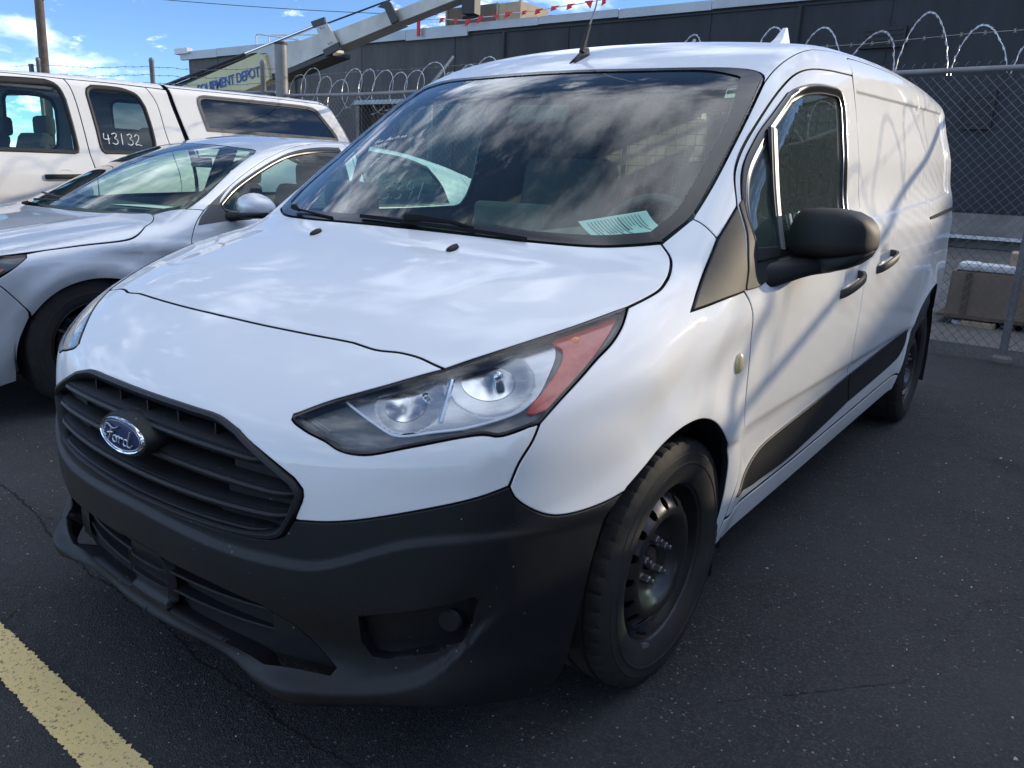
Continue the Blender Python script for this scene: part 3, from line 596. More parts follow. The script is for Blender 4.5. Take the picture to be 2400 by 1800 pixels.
# closed outer bays left and right of the open centre
for s in (-1,1):
    for (za,zb_,xa,xb) in ((.653,.688,.300,.452),(.595,.630,.285,.462),(.548,.570,.262,.440)):
        b=MB(); xs=np.linspace(xa,xb,8); V=[]
        for x in xs:
            lo,hi=inside_gr(x,0,.012); V+=[(s*x,vy(x,za)+.026,max(za-.01,lo)),(s*x,vy(x,zb_)+.022,min(zb_+.012,hi))]
        b.add(V,[(2*i,2*i+1,2*i+3,2*i+2) for i in range(7)]); b.build('grille_blank',BLACKP,grl,fix=False)
for x in (-.36,-.225,-.10,.016,.13,.25,.345):
    b=MB(); lo,hi=inside_gr(x,0,.012); b.box((x,vy(x,.72)+.036,(hi+.70)/2-.003),(.005,.03,max(.012,hi-.706))); b.build('grille_rib',BLACKP,grl)
for x in (-.21,-.07,.07,.21):
    b=MB(); b.box((x,vy(x,.6)+.055,.61),(.006,.02,.19)); b.build('grille_rib',BLACKP,grl)
# badge
b=MB(); bc=Vector((-.004,vy(0,.667)-.028,.664)); tl=R(6)
def bpt(u,v,h): return (bc.x+u, bc.y+v*math.sin(tl)+.29*u*u*1.0-h, bc.z+v*math.cos(tl))
def oval(a,bb,h,n=56): return [bpt(a*math.cos(t),bb*math.sin(t),h) for t in np.linspace(0,2*math.pi,n,endpoint=False)]
def rings(rs,cap=True):
    V=[];F=[];n=56
    for a,bb,h in rs: V+=oval(a,bb,h)
    for i in range(len(rs)-1): F+=[(i*n+k,i*n+(k+1)%n,(i+1)*n+(k+1)%n,(i+1)*n+k) for k in range(n)]
    if cap: F.append(tuple(range((len(rs)-1)*n,len(rs)*n)))
    return V,F
MB().add(*rings([(.100,.047,-.055),(.099,.046,-.012),(.094,.041,.001)])).build('badge_mount',BLACKP,grl,smooth=True)
bd=MB().add(*rings([(.089,.0375,-.004),(.0885,.037,.004),(.086,.0352,.0065),(.0835,.0335,.0055),(.083,.033,.003)])).build('badge',CHROME,van,smooth=True)
MB().add(*rings([(.0835,.0335,.0022),(.06,.024,.0040),(.03,.012,.0047),(.004,.0016,.005)])).build('badge_field',BLUE,bd,smooth=True)
b=MB(); b.tube(oval(.0775,.0292,.0050),.0006,5,closed=True)
STF=[[(-.02,.58),(-.03,.72),(.06,.90),(.20,.92),(.32,.84),(.46,.78),(.62,.82),(.76,.95)],[(.38,.82),(.36,.60),(.30,.28),(.20,.06),(.08,.00),(-.02,.08),(.0,.2),(.08,.2)],[(.16,.44),(.34,.50),(.52,.56)],
 [(.66,.44),(.55,.36),(.52,.18),(.60,.05),(.71,.08),(.76,.26),(.70,.42),(.62,.40)],[(.74,.38),(.84,.42),(.92,.44),(.90,.24),(.88,.06)],[(.90,.22),(.98,.40),(1.08,.44),(1.12,.36)],
 [(1.42,.36),(1.30,.44),(1.20,.30),(1.20,.10),(1.30,.04),(1.40,.16)],[(1.54,.94),(1.48,.60),(1.42,.26),(1.42,.08),(1.52,.04),(1.62,.14),(1.66,.22)]]
for s_ in STF:
    P=cr([(u,v,0) for u,v in s_],.06); b.tube([bpt((u-.82)*.066,(v-.46)*.038,.0090) for u,v,_ in P],.0019,6)
b.build('badge_script',MATS['satin_script'],bd,smooth=True)
# ---------------------------------------------------------------- lower intake, fog pockets, lip
def wall(name,m,parent,L,f,o0,o1,mirror=False,d=(-.5,.85,0)):
    L=np.asarray(L,float); dd=np.array(d,float); dd/=np.linalg.norm(dd); P,_=lift(L,dd,f,.12); nr,_=gradn(P,f); A=P+nr*o0; B=P+nr*o1
    if mirror: A=A*[-1,1,1]; B=B*[-1,1,1]
    n=len(A); return MB().add(np.vstack([A,B]),[(i,(i+1)%n,n+(i+1)%n,n+i) for i in range(n)]).build(name,m,parent,smooth=True)
for s in (0,1):
    sg=-1 if s else 1
    FL=loop(seg_from(fz(FOG)),.012)
    wall('fog_recess',BLACKP,bumper,FL,van_f,.0,-.042,s)
    V,Nn,F=panel_data(FL,(-.5,.85,0),lambda P:van_f(P)+.030+.018*sst(np.abs(P[:,0]),.62,.78),sp=.02,gap=-.002,e=0,flange=False)
    if s: V,Nn,F=mirr(V,Nn,F)
    put('fog_blank',mesh('fog_blank',V,F,BLACKP,Nn),bumper)
    b=MB(); c=Vector((sg*.715,vy(.715,.39)+.052,.395)); ax=Vector((sg*-.35,1,0)).normalized(); b.tube([c-ax*.018,c-ax*.013,c],.025,20,rs=[.021,.026,.028]); b.build('fog_lamp_cover',BLACKP,bumper,smooth=True,angle=30)
    IL=loop(seg_from(fz(INT1)),.02)
    wall('intake_wall',BLACKP,bumper,IL,van_f,.0,-.05,s)
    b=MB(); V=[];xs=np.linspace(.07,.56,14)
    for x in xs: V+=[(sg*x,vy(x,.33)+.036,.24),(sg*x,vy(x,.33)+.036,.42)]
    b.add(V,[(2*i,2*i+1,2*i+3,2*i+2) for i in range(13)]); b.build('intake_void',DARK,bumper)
    for z0,xe in ((.357,.462),(.312,.515)):
        b=MB(); V=[];F=[]; pr=[(.045,-.004),(.004,-.006),(.0,-.002),(.001,.003),(.045,.007)]; xs=np.linspace(.0,xe,18)
        for x in xs: V+=[(sg*x,vy(x+.08,z0)-.29*.0+(-.004 if x<.08 else .006)+a,z0+c) for a,c in pr]
        k=5; F=[(i*k+j,i*k+j+1,(i+1)*k+j+1,(i+1)*k+j) for i in range(17) for j in range(k-1)]; b.add(V,F); b.build('intake_slat',BLACKP,bumper)
    b=MB(); V=[]
    for x in np.linspace(.385,.54,8):
        zt=np.interp(x,[.39,.46,.55],[.386,.358,.285]); V+=[(sg*x,vy(x,.3)+.024,.265),(sg*x,vy(x,.3)+.024,zt)]
    b.add(V,[(2*i,2*i+1,2*i+3,2*i+2) for i in range(7)]); b.build('intake_blank',BLACKP,bumper)
# ---------------------------------------------------------------- headlights
HLSEG=[HLT,HLOUT[::-1],HLBOT[::-1],HLTIP[::-1],HLIN[::-1]]
HL=loop(HLSEG,.010)
AMB=[(.747,.524,.914),(.767,.587,.933),(.799,.692,.959),(.815,.652,.943),(.831,.56,.901),(.834,.479,.859),(.827,.414,.819),(.799,.377,.808),(.8,.439,.853),(.79,.499,.889),(.772,.524,.907)]
SIL=[(.484,.218,.796),(.505,.217,.789),(.606,.227,.753),(.619,.233,.754),(.72,.307,.777),(.78,.376,.805),(.792,.413,.828),(.784,.464,.863),(.767,.509,.891),(.745,.528,.905),(.703,.467,.891),(.624,.343,.85),(.541,.258,.814)]
HD=(-.55,.7,-.45)
def bowl(c,r,dep):
    c=np.array(c)
    return lambda P: dep*np.clip(1-((P-c)**2).sum(1)/r**2,0,1)**1.3
b1=bowl((.603,.272,.806),.068,.022); b2=bowl((.705,.383,.85),.084,.028)
def lampf(P): return van_f(P)+.028+b1(P)+b2(P)
def side_part(name,m,parents,segs,d,f,**k):
    V,Nn,F=panel_data(segs,d,f,**k); o=[put(name,mesh(name,V,F,m,Nn),parents[0])]
    V,Nn,F=mirr(V,Nn,F); o.append(put(name,mesh(name,V,F,m,Nn),parents[1])); return o
lens=side_part('headlight',LENSG,(van,van),HL,HD,van_f,sp=.025,gap=.0045,e=.0,depth=.003,flange=False,off=.001)
side_part('headlight_housing',LAMPD,lens,HL,HD,van_f,sp=.02,gap=.004,e=0,off=-.060,flange=False)
for s in (0,1): wall('headlight_wall',LAMPD,lens[s],HL,van_f,-.003,-.062,s,d=HD); frame('headlight_gasket',BLACKG,lens[s],HL,HD,van_f,[(.001,-.004),(.002,.0015),(.0065,.001),(.0075,-.006)],closedprof=False,mirror=s)
side_part('headlight_bezel',LAMPD,lens,HL,HD,van_f,sp=.015,gap=.007,e=.002,depth=.02,off=-.020,holes=[cr(SIL,.012,True)[:-1]],hgap=-.001)
side_part('reflector',REFLS,lens,cr(SIL,.010,True)[:-1],HD,lampf,sp=.006,gap=-.001,e=0,flange=False)
for c_,r_ in (((.600,.262,.803),.040),((.704,.378,.852),.050)):
    hd=np.array(HD)/np.linalg.norm(HD); U_=np.cross(hd,(0,0,1)); U_/=np.linalg.norm(U_); V_=np.cross(U_,hd)
    side_part('reflector_bowl',REFLM,lens,np.array([np.array(c_)+r_*(math.cos(t)*U_+.92*math.sin(t)*V_) for t in np.linspace(0,2*math.pi,40,endpoint=False)]),HD,lambda P:lampf(P)-.0015,sp=.007,gap=0,e=0,flange=False)
side_part('turn_signal',AMBER,lens,cr(AMB,.010,True)[:-1],HD,van_f,sp=.012,gap=0,e=.002,depth=.006,off=-.013)
for s in (0,1):
    sg=-1 if s else 1; mx=lambda p:(p[0]*sg,p[1],p[2])
    GU=cr([(.487,.213,.800),(.51,.212,.791),(.560,.214,.773),(.605,.221,.757),(.623,.229,.756),(.67,.26,.767),(.723,.302,.779),(.783,.372,.807),(.793,.398,.823)],.01)
    GU=GU-np.array(HD)/np.linalg.norm(HD)*.011; MB().tube([mx(p) for p in GU],.0028,6).build('light_guide',GUIDE,lens[s],smooth=True)
    b=MB(); ho=Vector(HD).normalized()*-.012; A=Vector((.648,.338,.848))+ho; B=Vector((.671,.280,.782))+ho; b.tube([mx(A),mx(A.lerp(B,.5)),mx(B)],.0055,8); b.build('lamp_divider',CHROME,lens[s],smooth=True)
    for c,r in (((.622,.292,.822),.008),((.716,.392,.862),.010)):
        b=MB(); c=Vector(mx(c)); ax=Vector(mx((.42,-.62,.40))).normalized(); b.tube([c-ax*.045,c-ax*.005,c+ax*.004,c+ax*.008],r,20,rs=[r*.6,r,r*.8,.002]); b.build('bulb_cap',REFLM,lens[s],smooth=True)
    b=MB(); c=Vector(mx((.782,.561,.917))); ax=Vector(mx((.5,-.5,.4))).normalized(); b.tube([c-ax*.006,c,c+ax*.003],.012,12,rs=[.012,.010,.004]); b.build('amber_bulb',AMBERO,lens[s],smooth=True)
    for T4 in ([(.423,.141,.767),(.433,.147,.77),(.481,.149,.755),(.468,.142,.752)],[(.461,.152,.767),(.466,.156,.77),(.507,.159,.758),(.502,.155,.754)]):
        b=MB(); V=[mx(Vector(p)+Vector((.1,-.8,.3))*.002) for p in T4]
        c=sum((Vector(v) for v in V),Vector())/4
        for i in range(4): b.tube([V[i],V[(i+1)%4]],.0005,4)
        for k in range(1,12): t=k/12; b.tube([Vector(V[0]).lerp(Vector(V[3]),t),Vector(V[1]).lerp(Vector(V[2]),t)],.0004,4)
        b.build('lens_mark',GALV,lens[s])
# ---------------------------------------------------------------- wheels
def tyre_mesh(wd=.215,ro=.3215,ri=.206,n=240):
    h=wd/2; prof=[(h*.70,ri-.004),(h*.86,ri),(h*.93,ri+.012),(h*.99,ri+.035),(h*1.0,ri+.05),(h*1.015,ri+.052),(h*1.015,ri+.056),(h*.995,ri+.058),(h*.985,ri+.072),(h*.985,ri+.078),(h*.965,ri+.080),(h*.94,ro-.022),(h*.86,ro-.008),(h*.80,ro-.0045),(h*.66,ro-.002),(h*.55,ro-.001),(h*.53,ro-.008),(h*.45,ro-.008),(h*.43,ro),(h*.10,ro),(h*.08,ro-.008),(-h*.08,ro-.008)]
    prof+= [(-a,r) for a,r in prof[::-1][1:]]
    V=[];F=[];m=len(prof)
    for a,r in prof:
        for k in range(n):
            t=2*math.pi*k/n; rr=r
            sh=abs(a)/h
            if sh>.60 and r>ro-.012 and k%5==0: rr=r-.0045
            if sh<.60 and r>ro-.004 and (k+int(a*200))%6==0: rr=r-.003
            V.append((a,rr*math.cos(t),rr*math.sin(t)))
    for i in range(m-1): F+=[(i*n+k,i*n+(k+1)%n,(i+1)*n+(k+1)%n,(i+1)*n+k) for k in range(n)]
    b=MB(); b.add(V,F); return b
def disc_prof(r): return float(ip(np.array(r),[0,.036,.075,.088,.112,.126,.140,.160,.178,.192],[.047,.047,.047,.054,.078,.087,.085,.070,.052,.045]))
def rim_disc():
    hs=[]; nh=16
    for i in range(nh):
        a=2*math.pi*i/nh; c=.155; 
        hs.append([(c*math.cos(a)+.0145*math.cos(a)*math.cos(t)-.0115*math.sin(a)*math.sin(t), c*math.sin(a)+.0145*math.sin(a)*math.cos(t)+.0115*math.cos(a)*math.sin(t)) for t in np.linspace(0,2*math.pi,14,endpoint=False)])
    circ=lambda r,n:[(r*math.cos(t),r*math.sin(t)) for t in np.linspace(0,2*math.pi,n,endpoint=False)]
    loops=[circ(.192,72),circ(.034,28)]+hs; vs=[];es=[]
    for L in loops: k=len(vs); vs+=L; es+=[(k+i,k+(i+1)%len(L)) for i in range(len(L))]
    for r in np.arange(.045,.190,.008):
        for t in np.linspace(0,2*math.pi,int(2*math.pi*r/.009),endpoint=False):
            p=(r*math.cos(t),r*math.sin(t))
            if all((p[0]-sum(q[0] for q in h)/14)**2+(p[1]-sum(q[1] for q in h)/14)**2>.0175**2 for h in hs): vs.append(p)
    v2,_,f2=geometry.delaunay_2d_cdt([Vector(v) for v in vs],es,[],0,1e-6)[:3]
    P=np.array([tuple(v) for v in v2]); F=np.array(f2,int); c=P[F].mean(1); keep=np.hypot(c[:,0],c[:,1])>.034
    for h in hs: keep&=~inpoly(c,np.array(h))
    F=F[keep].tolist(); b=MB(); X=[disc_prof(math.hypot(*p)) for p in P]
    b.add([(x,p[0],p[1]) for x,p in zip(X,P)],F)
    for L in loops[1:]:
        n=len(L); V=[(disc_prof(math.hypot(*p))-d,p[0],p[1]) for d in (0,.006) for p in L]; b.add(V,[(i,(i+1)%n,n+(i+1)%n,n+i) for i in range(n)])
    return b
def build_wheel(x,y,s,z=.3215,parent=None,steer=0):
    wh=link(bpy.data.objects.new('wheel',None)); WL[wh]=Vector((x,y,z)); wh.parent=parent; wh.location=Vector((x,y,z))-WL[parent]; wh.empty_display_size=.1
    wh.rotation_euler=(0,0,(0 if s>0 else math.pi)+steer); wh['label']='wheel'; del wh['label']
    return wh
def wheel_parts(wh):
    L=WL[wh]; P=lambda name,b,m,**k: b.build(name,m,None,**k)
    os_=[P('tyre',tyre_mesh(),RUBBER,smooth=True,angle=28),
      P('rim',MB().lathe([(.092,.2165),(.0945,.2155),(.0955,.212),(.094,.209),(.088,.2065),(.082,.199),(.062,.197),(.05,.190),(.02,.186),(-.04,.184),(-.085,.20),(-.092,.2165)],n=96),STEELB,smooth=True),
      P('wheel_disc',rim_disc(),STEELB,smooth=True,angle=50),
      P('brake_disc',MB().lathe([(-.035,.0),(-.035,.145),(-.05,.145),(-.05,.0)],n=48),RUST,smooth=True),
      P('hub',MB().lathe([(.062,.001),(.061,.012),(.055,.014),(.052,.026),(.040,.029),(.0,.033)],n=28),RUST,smooth=True)]
    for i in range(5):
        a=2*math.pi*i/5+.35; c=Vector((0,.054*math.cos(a),.054*math.sin(a)))
        b=MB(); b.tube([c+Vector((x,0,0)) for x in (.041,.0415,.049)],.014,16,rs=[.014,.0145,.0115]); b.tube([c+Vector((x,0,0)) for x in (.047,.066,.0685)],.0105,6,rs=[.0112,.0112,.009]); b.tube([c+Vector((x,0,0)) for x in (.066,.078,.080)],.0065,10,rs=[.0065,.0065,.005])
        os_.append(P('lug_nut',b,NUTM,smooth=True,angle=30))
    b=MB(); a=-2.0; b.tube([(.07,.185*math.cos(a),.185*math.sin(a)),(.095,.178*math.cos(a),.178*math.sin(a))],.0045,8); os_.append(P('valve_stem',b,BLACKP,smooth=True))
    b=MB(); a=-1.95; b.box((.094,.2085*math.cos(a),.2085*math.sin(a)),(.010,.032,.010),ax=(Vector((1,0,0)),Vector((0,-math.sin(a),math.cos(a))),Vector((0,math.cos(a),math.sin(a))))); os_.append(P('balance_weight',b,GALV))
    for o in os_: o.parent=wh; o.location=(0,0,0); WL[o]=L
    return os_
whs=[build_wheel(.785,.900,1,parent=van,steer=R(-1.0)),build_wheel(-.785,.900,-1,parent=van),build_wheel(.785,3.962,1,parent=van),build_wheel(-.785,3.962,-1,parent=van)]
wp=wheel_parts(whs[0])
for wh in whs[1:]:
    for o in wp: c=o.copy(); sc.collection.objects.link(c); c.parent=wh; WL[c]=WL[wh]
# wheel housings, floor pan
for s in (-1,1):
    for cy,rr,nm in ((.865,.40,'wheel_liner'),(3.94,.435,'wheel_liner')):
        b=MB(); n=28; V=[]
        for i in range(n+1):
            t=math.pi*((.11 if cy<2 else -.08)+(.97 if cy<2 else 1.16)*i/n); V+=[(s*.55,cy-rr*math.cos(t),.33+rr*math.sin(t)),(s*(.885 if cy<2 else .89),cy-rr*.985*math.cos(t),.33+rr*.985*math.sin(t))]
        b.add(V,[(2*i,2*i+1,2*i+3,2*i+2) for i in range(n)]); 
        b.add([V[2*i] for i in range(n+1)],[tuple(range(n+1))]); b.build(nm,LINER,van,smooth=True)
    b=MB(); b.box((s*.80,1.205,.245),(.17,.008,.17),bev=.002); b.build('mud_flap',BLACKP,van)
    b=MB(); b.box((s*.80,4.42,.25),(.17,.008,.20),bev=.002); b.build('mud_flap',BLACKP,van)
b=MB(); b.box((0,2.45,.24),(1.5,4.1,.06)); b.box((0,.62,.215),(1.15,.9,.03)); b.box((0,4.55,.35),(1.6,.3,.12)); b.build('underbody',DARK,van)
b=MB(); b.box((0,.75,.55),(1.05,.75,.5)); b.build('engine_bay',DARK,van)
# ---------------------------------------------------------------- door mirrors
def loft(secs,n=28,ex=2.6,caps=True):
    """secs: (x, yc, zc, hy, hz) superellipse sections across x"""
    V=[];F=[]
    for x,yc,zc,hy,hz in secs:
        for k in range(n):
            t=2*math.pi*k/n; c,s_=math.cos(t),math.sin(t); V.append((x,yc+hy*math.copysign(abs(c)**(2/ex),c),zc+hz*math.copysign(abs(s_)**(2/ex),s_)))
    m=len(secs); F=[(i*n+k,i*n+(k+1)%n,(i+1)*n+(k+1)%n,(i+1)*n+k) for i in range(m-1) for k in range(n)]
    if caps: F+=[tuple(range(n))[::-1],tuple(range((m-1)*n,m*n))]
    return V,F
HEAD=[(.872,1.578,1.075,.020,.018),(.874,1.572,1.080,.034,.032),(.880,1.563,1.092,.050,.047),(.893,1.553,1.105,.064,.061),(.915,1.544,1.114,.074,.069),(.955,1.538,1.118,.081,.069),(1.01,1.538,1.122,.083,.066),(1.05,1.544,1.121,.078,.060),(1.078,1.553,1.117,.067,.050),(1.093,1.562,1.111,.054,.040),(1.101,1.571,1.107,.040,.028),(1.104,1.575,1.105,.026,.016)]
LOWC=[(.925,1.555,1.034,.030,.020),(.94,1.552,1.033,.046,.024),(.97,1.548,1.034,.062,.027),(1.0,1.546,1.038,.070,.026),(1.04,1.549,1.047,.070,.023),(1.07,1.556,1.058,.060,.019),(1.092,1.565,1.071,.042,.012),(1.100,1.571,1.078,.022,.005)]
for s,dd in ((1,door[0]),(-1,door[1])):
    V,F=loft(HEAD,48,4.0); V=[(s*a,b_,c) for a,b_,c in V]; mh=MB().add(V,F).build('mirror_housing',BLACKT,dd,smooth=True,angle=60)
    V,F=loft(LOWC,40,3.4); V=[(s*a,b_,c) for a,b_,c in V]; MB().add(V,F).build('mirror_base',BLACKP,dd,smooth=True,angle=60)
    b=MB(); P=cr([(.858,1.225,1.003),(.880,1.29,1.004),(.908,1.38,1.012),(.940,1.47,1.024),(.985,1.545,1.034)],.02)
    n=len(P); V=[];F=[]; m=16
    for i,p in enumerate(P):
        t=i/(n-1); hx=.026+.012*t; hz=.044-.020*min(1,t*1.2)
        for k in range(m):
            a=2*math.pi*k/m; c,sn=math.cos(a),math.sin(a); V.append((s*(p[0]+hx*math.copysign(abs(c)**.8,c)),p[1]-.4*hx*math.copysign(abs(c)**.8,c),p[2]+hz*math.copysign(abs(sn)**.8,sn)))
    F=[(i*m+k,i*m+(k+1)%m,(i+1)*m+(k+1)%m,(i+1)*m+k) for i in range(n-1) for k in range(m)]+[tuple(range(m))]
    b.add(V,F).build('mirror_arm',BLACKP,dd,smooth=True,angle=50)
    b=MB(); V,F=loft([(.90,1.617,1.11,.001,.045),(.93,1.617,1.117,.0015,.055),(1.05,1.617,1.12,.0015,.050),(1.08,1.617,1.117,.001,.035)]); b.add([(s*a,b_,c) for a,b_,c in V],F).build('mirror_glass',CHROME,dd)
# door handles
def handle(y,z,s,par,rise=.045):
    b=MB(); P=cr([(.905,y-.125,z-.045),(.925,y-.115,z-.038),(.944,y-.075,z-.022),(.952,y-.01,z-.006),(.949,y+.055,z+.006),(.932,y+.09,z+.012),(.905,y+.096,z+.014)],.012); pr=[(-.005,-.013),(.004,-.0145),(.007,-.008),(.007,.008),(.004,.0145),(-.005,.013)]
    b.sweep([(s*p[0],p[1],p[2]) for p in P],[(u*1.0,v) for u,v in pr]); return b.build('door_handle',HAND,par,smooth=True,angle=40)
for s,k in ((1,0),(-1,1)): handle(2.15,.935,s,door[k]); handle(2.66,.985,s,sld[k])
for s in (1,-1):
    b=MB(); b.add(*loft([(.918,0,0,.020,.028),(.926,0,0,.019,.027),(.931,0,0,.014,.021),(.933,0,0,.005,.008)],20,2.0)); b.V=[(s*v[0],1.118+v[1],.805+v[2]) for v in b.V]; b.build('side_marker',AGED,van,smooth=True)
# sliding-door track slot
for s,par in ((1,side[0]),(-1,side[1])):
    b=MB(); b.sweep([(s*.899,3.60,1.122),(s*.893,4.0,1.146),(s*.878,4.42,1.168)],[(-.004,-.008),(.004,-.008),(.004,.008),(-.004,.008)]); b.build('door_track',DARK,par)
# washer nozzles, wipers, aerials
for s in (-1,1):
    b=MB(); c=Vector((s*.267,.768,1.046)); V,F=loft([(-.012,0,0,.004,.002),(-.008,0,.003,.014,.006),(0,.0,.005,.018,.008),(.008,0,.003,.014,.006),(.012,0,0,.004,.002)],14,2); b.add([(c.x+x,c.y+y*1.2,c.z+z+y*.33) for x,y,z in V],F); b.build('washer_nozzle',BLACKP,hood[0],smooth=True)
def onws(x,y,off):
    P,_=lift(np.array([[x,y,1.3]]),np.array([0,0,-1.]),van_f,.6); n,_=gradn(P,van_f); return Vector(P[0]+n[0]*off)
b=MB(); b.tube([onws(.03,.852,.022),onws(.09,.855,.024),onws(.18,.860,.020),onws(.26,.862,.010)],.007,8,rs=[.011,.010,.006,.005]); wip=b.build('wiper_arm',WIPM,van,smooth=True)
b=MB(); b.sweep([onws(x,.848+.10*abs(x-.1)**1.5,.010) for x in np.linspace(-.17,.43,12)],[(-.004,-.006),(.004,-.006),(.003,.004),(-.003,.004)]); b.build('wiper_blade',WIPM,wip)
b=MB(); b.add(*loft([(.0,0,0,.02,.012),(.03,0,.004,.022,.016),(.055,0,0,.016,.010)],14,2.5)); b.V=[(v[0],v[1]+.866,v[2]+1.098) for v in b.V]; b.build('wiper_pivot',BLACKP,wip,smooth=True)
b=MB(); b.tube([onws(-.50,.905,.014),onws(-.53,.915,.024),onws(-.56,.93,.018)],.009,8,rs=[.004,.010,.008]); b.tube([onws(-.56,.93,.012),onws(-.30,.862,.004)],.0035,6); b.build('wiper_arm',WIPM,van,smooth=True)
b=MB(); b.add([(x,.842+.17*x*x+.02*(abs(x)>.55),1.0845-.001) for x in ()],[]) ; 
cwl=cr(COWL,.03); V=[];F=[]
for sg in (1,):
    pts=[(-p[0],p[1],p[2]) for p in cwl[::-1]][:-1]+[tuple(p) for p in cwl]
    for p in pts: V+=[(p[0],p[1]-.002,p[2]-.012),(p[0],p[1]+.026,p[2]+.004)]
MB().add(V,[(2*i,2*i+1,2*i+3,2*i+2) for i in range(len(pts)-1)]).build('cowl_grille',BLACKP,van,smooth=True)
b=MB(); base=Vector((.021,1.70,1.632)); V,F=loft([(-.016,0,0,.03,.004),(-.010,.0,.008,.05,.012),(0,.012,.016,.045,.022),(.010,.0,.008,.05,.012),(.016,0,0,.03,.004)],16,2); b.add([(base.x+x,base.y+y+.4*z,base.z+z+y*.45) for x,y,z in V],F)
b.tube([base+Vector((0,.015,.030)),base+Vector((0,.03,.07)),base+Vector((.0,.055,.125))],.009,8,rs=[.011,.008,.0055]); an=b.build('roof_aerial',BLACKP,van,smooth=True)
b=MB(); b.tube([base+Vector((0,.055,.125)),base+Vector((.002,.085,.19)),base+Vector((-.004,.11,.25)),base+Vector((.004,.16,.36)),base+Vector((.0,.20,.45))],.0032,6); b.build('aerial_whip',GALV,an,smooth=True)
b=MB(); V,F=loft([(-.018,0,0,.075,.002),(-.012,.02,.012,.055,.020),(0,.045,.040,.030,.036),(.012,.02,.012,.055,.020),(.018,0,0,.075,.002)],16,2); b.add([(.415+x,2.52+y,1.770+z) for x,y,z in V],F)
b.V=[(x,y,z) for x,y,z in b.V]; b2_=MB(); prof=[(2.42,1.755),(2.50,1.80),(2.555,1.850),(2.575,1.853),(2.60,1.76)]
V=[];
for (y,z) in prof: 
    hw=.022*(1-min(1,(z-1.755)/.105))+.004; V+=[(.43-hw,y,z),(.43+hw,y,z)]
F=[(2*i,2*i+1,2*i+3,2*i+2) for i in range(4)]+[(0,2,4,6,8),(1,9,7,5,3)]; b2_.add(V,F); b2_.build('roof_fin_aerial',WHITE,van,smooth=True,angle=60)
# ---------------------------------------------------------------- cab interior
b=MB(); pr=[(.93,1.015),(1.02,1.058),(1.16,1.072),(1.36,1.062),(1.44,1.03),(1.47,.97),(1.40,.80),(1.30,.60),(1.0,.60)]; V=[];F=[]; xs=np.linspace(-.80,.80,17); k=len(pr)
for x in xs: V+=[(x,y+.20*x*x*(y<1.2),z-.02*abs(x)**3+(.035 if (.22<x<.56 and 1.3<y<1.45 and z>1) else 0)) for y,z in pr]
b.add(V,[(i*k+j,i*k+(j+1)%k,(i+1)*k+(j+1)%k,(i+1)*k+j) for i in range(16) for j in range(k)]+[tuple(range(k)),tuple(range(16*k,17*k))]); dash=b.build('dashboard',TRIMI,van,smooth=True,angle=35)
b=MB(); b.box((0,1.38,1.10),(.30,.06,.10),bev=.015); b.build('dash_screen',TRIMI,dash)
def torus(c,rr,r,tilt): return [(c[0]+rr*math.cos(t),c[1]+rr*math.sin(t)*math.sin(tilt),c[2]+rr*math.sin(t)*math.cos(tilt)) for t in np.linspace(0,2*math.pi,32,endpoint=False)]
b=MB(); c=(.38,1.60,1.02); b.tube(torus(c,.185,.015,R(25)),.015,8,closed=True); b.tube([(.2,1.60,1.02),(.56,1.60,1.02)],.016,8); b.add(*loft([(.30,1.6,1.01,.02,.04),(.38,1.6,1.01,.03,.065),(.46,1.6,1.01,.02,.04)],16,2.4)); b.build('steering_wheel',TRIMI,van,smooth=True)
for s in (-1,1):
    b=MB(); b.box((s*.38,2.0,.72),(.48,.50,.16),bev=.05); b.box((s*.38,2.27,1.03),(.46,.14,.60),bev=.055,ax=(Vector((1,0,0)),Vector((0,math.cos(-.2),math.sin(-.2))),Vector((0,-math.sin(-.2),math.cos(-.2))))); se=b.build('front_seat',SEATM,van,smooth=True)
    b=MB(); b.box((s*.38,2.33,1.42),(.26,.09,.17),bev=.04); b.tube([(s*.38-.05,2.31,1.28),(s*.38-.05,2.32,1.37)],.006,6); b.tube([(s*.38+.05,2.31,1.28),(s*.38+.05,2.32,1.37)],.006,6); b.build('headrest',SEATM,se,smooth=True)
# wire partition behind the seats
b=MB()
for x0,x1,z0,z1 in ((-.72,.72,.30,1.66),): 
    for a,c in (((x0,z0),(x1,z0)),((x0,z1),(x1,z1)),((x0,z0),(x0,z1)),((x1,z0),(x1,z1)),((-.2,z0),(-.2,z1)),((.2,z0),(.2,z1)),((x0,1.08),(x1,1.08))): b.tube([(a[0],2.47,a[1]),(c[0],2.47,c[1])],.012,6)
pt=b.build('cargo_partition',TRIMI,van,smooth=True)
b=MB()
for x in np.arange(-.72,.72,.045): b.tube([(x,2.475,1.08),(x,2.475,1.66)],.0016,4,cap=False)
for z in np.arange(1.08,1.66,.045): b.tube([(-.72,2.478,z),(.72,2.478,z)],.0016,4,cap=False)
o=b.build('partition_mesh',GALV,pt); o['kind']='stuff'
b=MB(); b.box((0,2.475,.69),(1.44,.006,.78)); b.build('partition_panel',TRIMI,pt)
b=MB(); b.box((0,3.5,.40),(1.6,2.4,.03)); b.box((0,1.8,.32),(1.6,1.2,.03)); b.box((0,4.60,.95),(1.3,.03,1.2)); b.build('cab_floor',TRIMI,van)
b=MB(); b.box((-.0,1.50,1.44),(.24,.02,.065),bev=.012,ax=(Vector((1,0,0)),Vector((0,.95,-.3)),Vector((0,.3,.95)))); b.tube([(0,1.51,1.45),(0,1.53,1.51)],.008,6); b.build('rear_view_mirror',TRIMI,van)
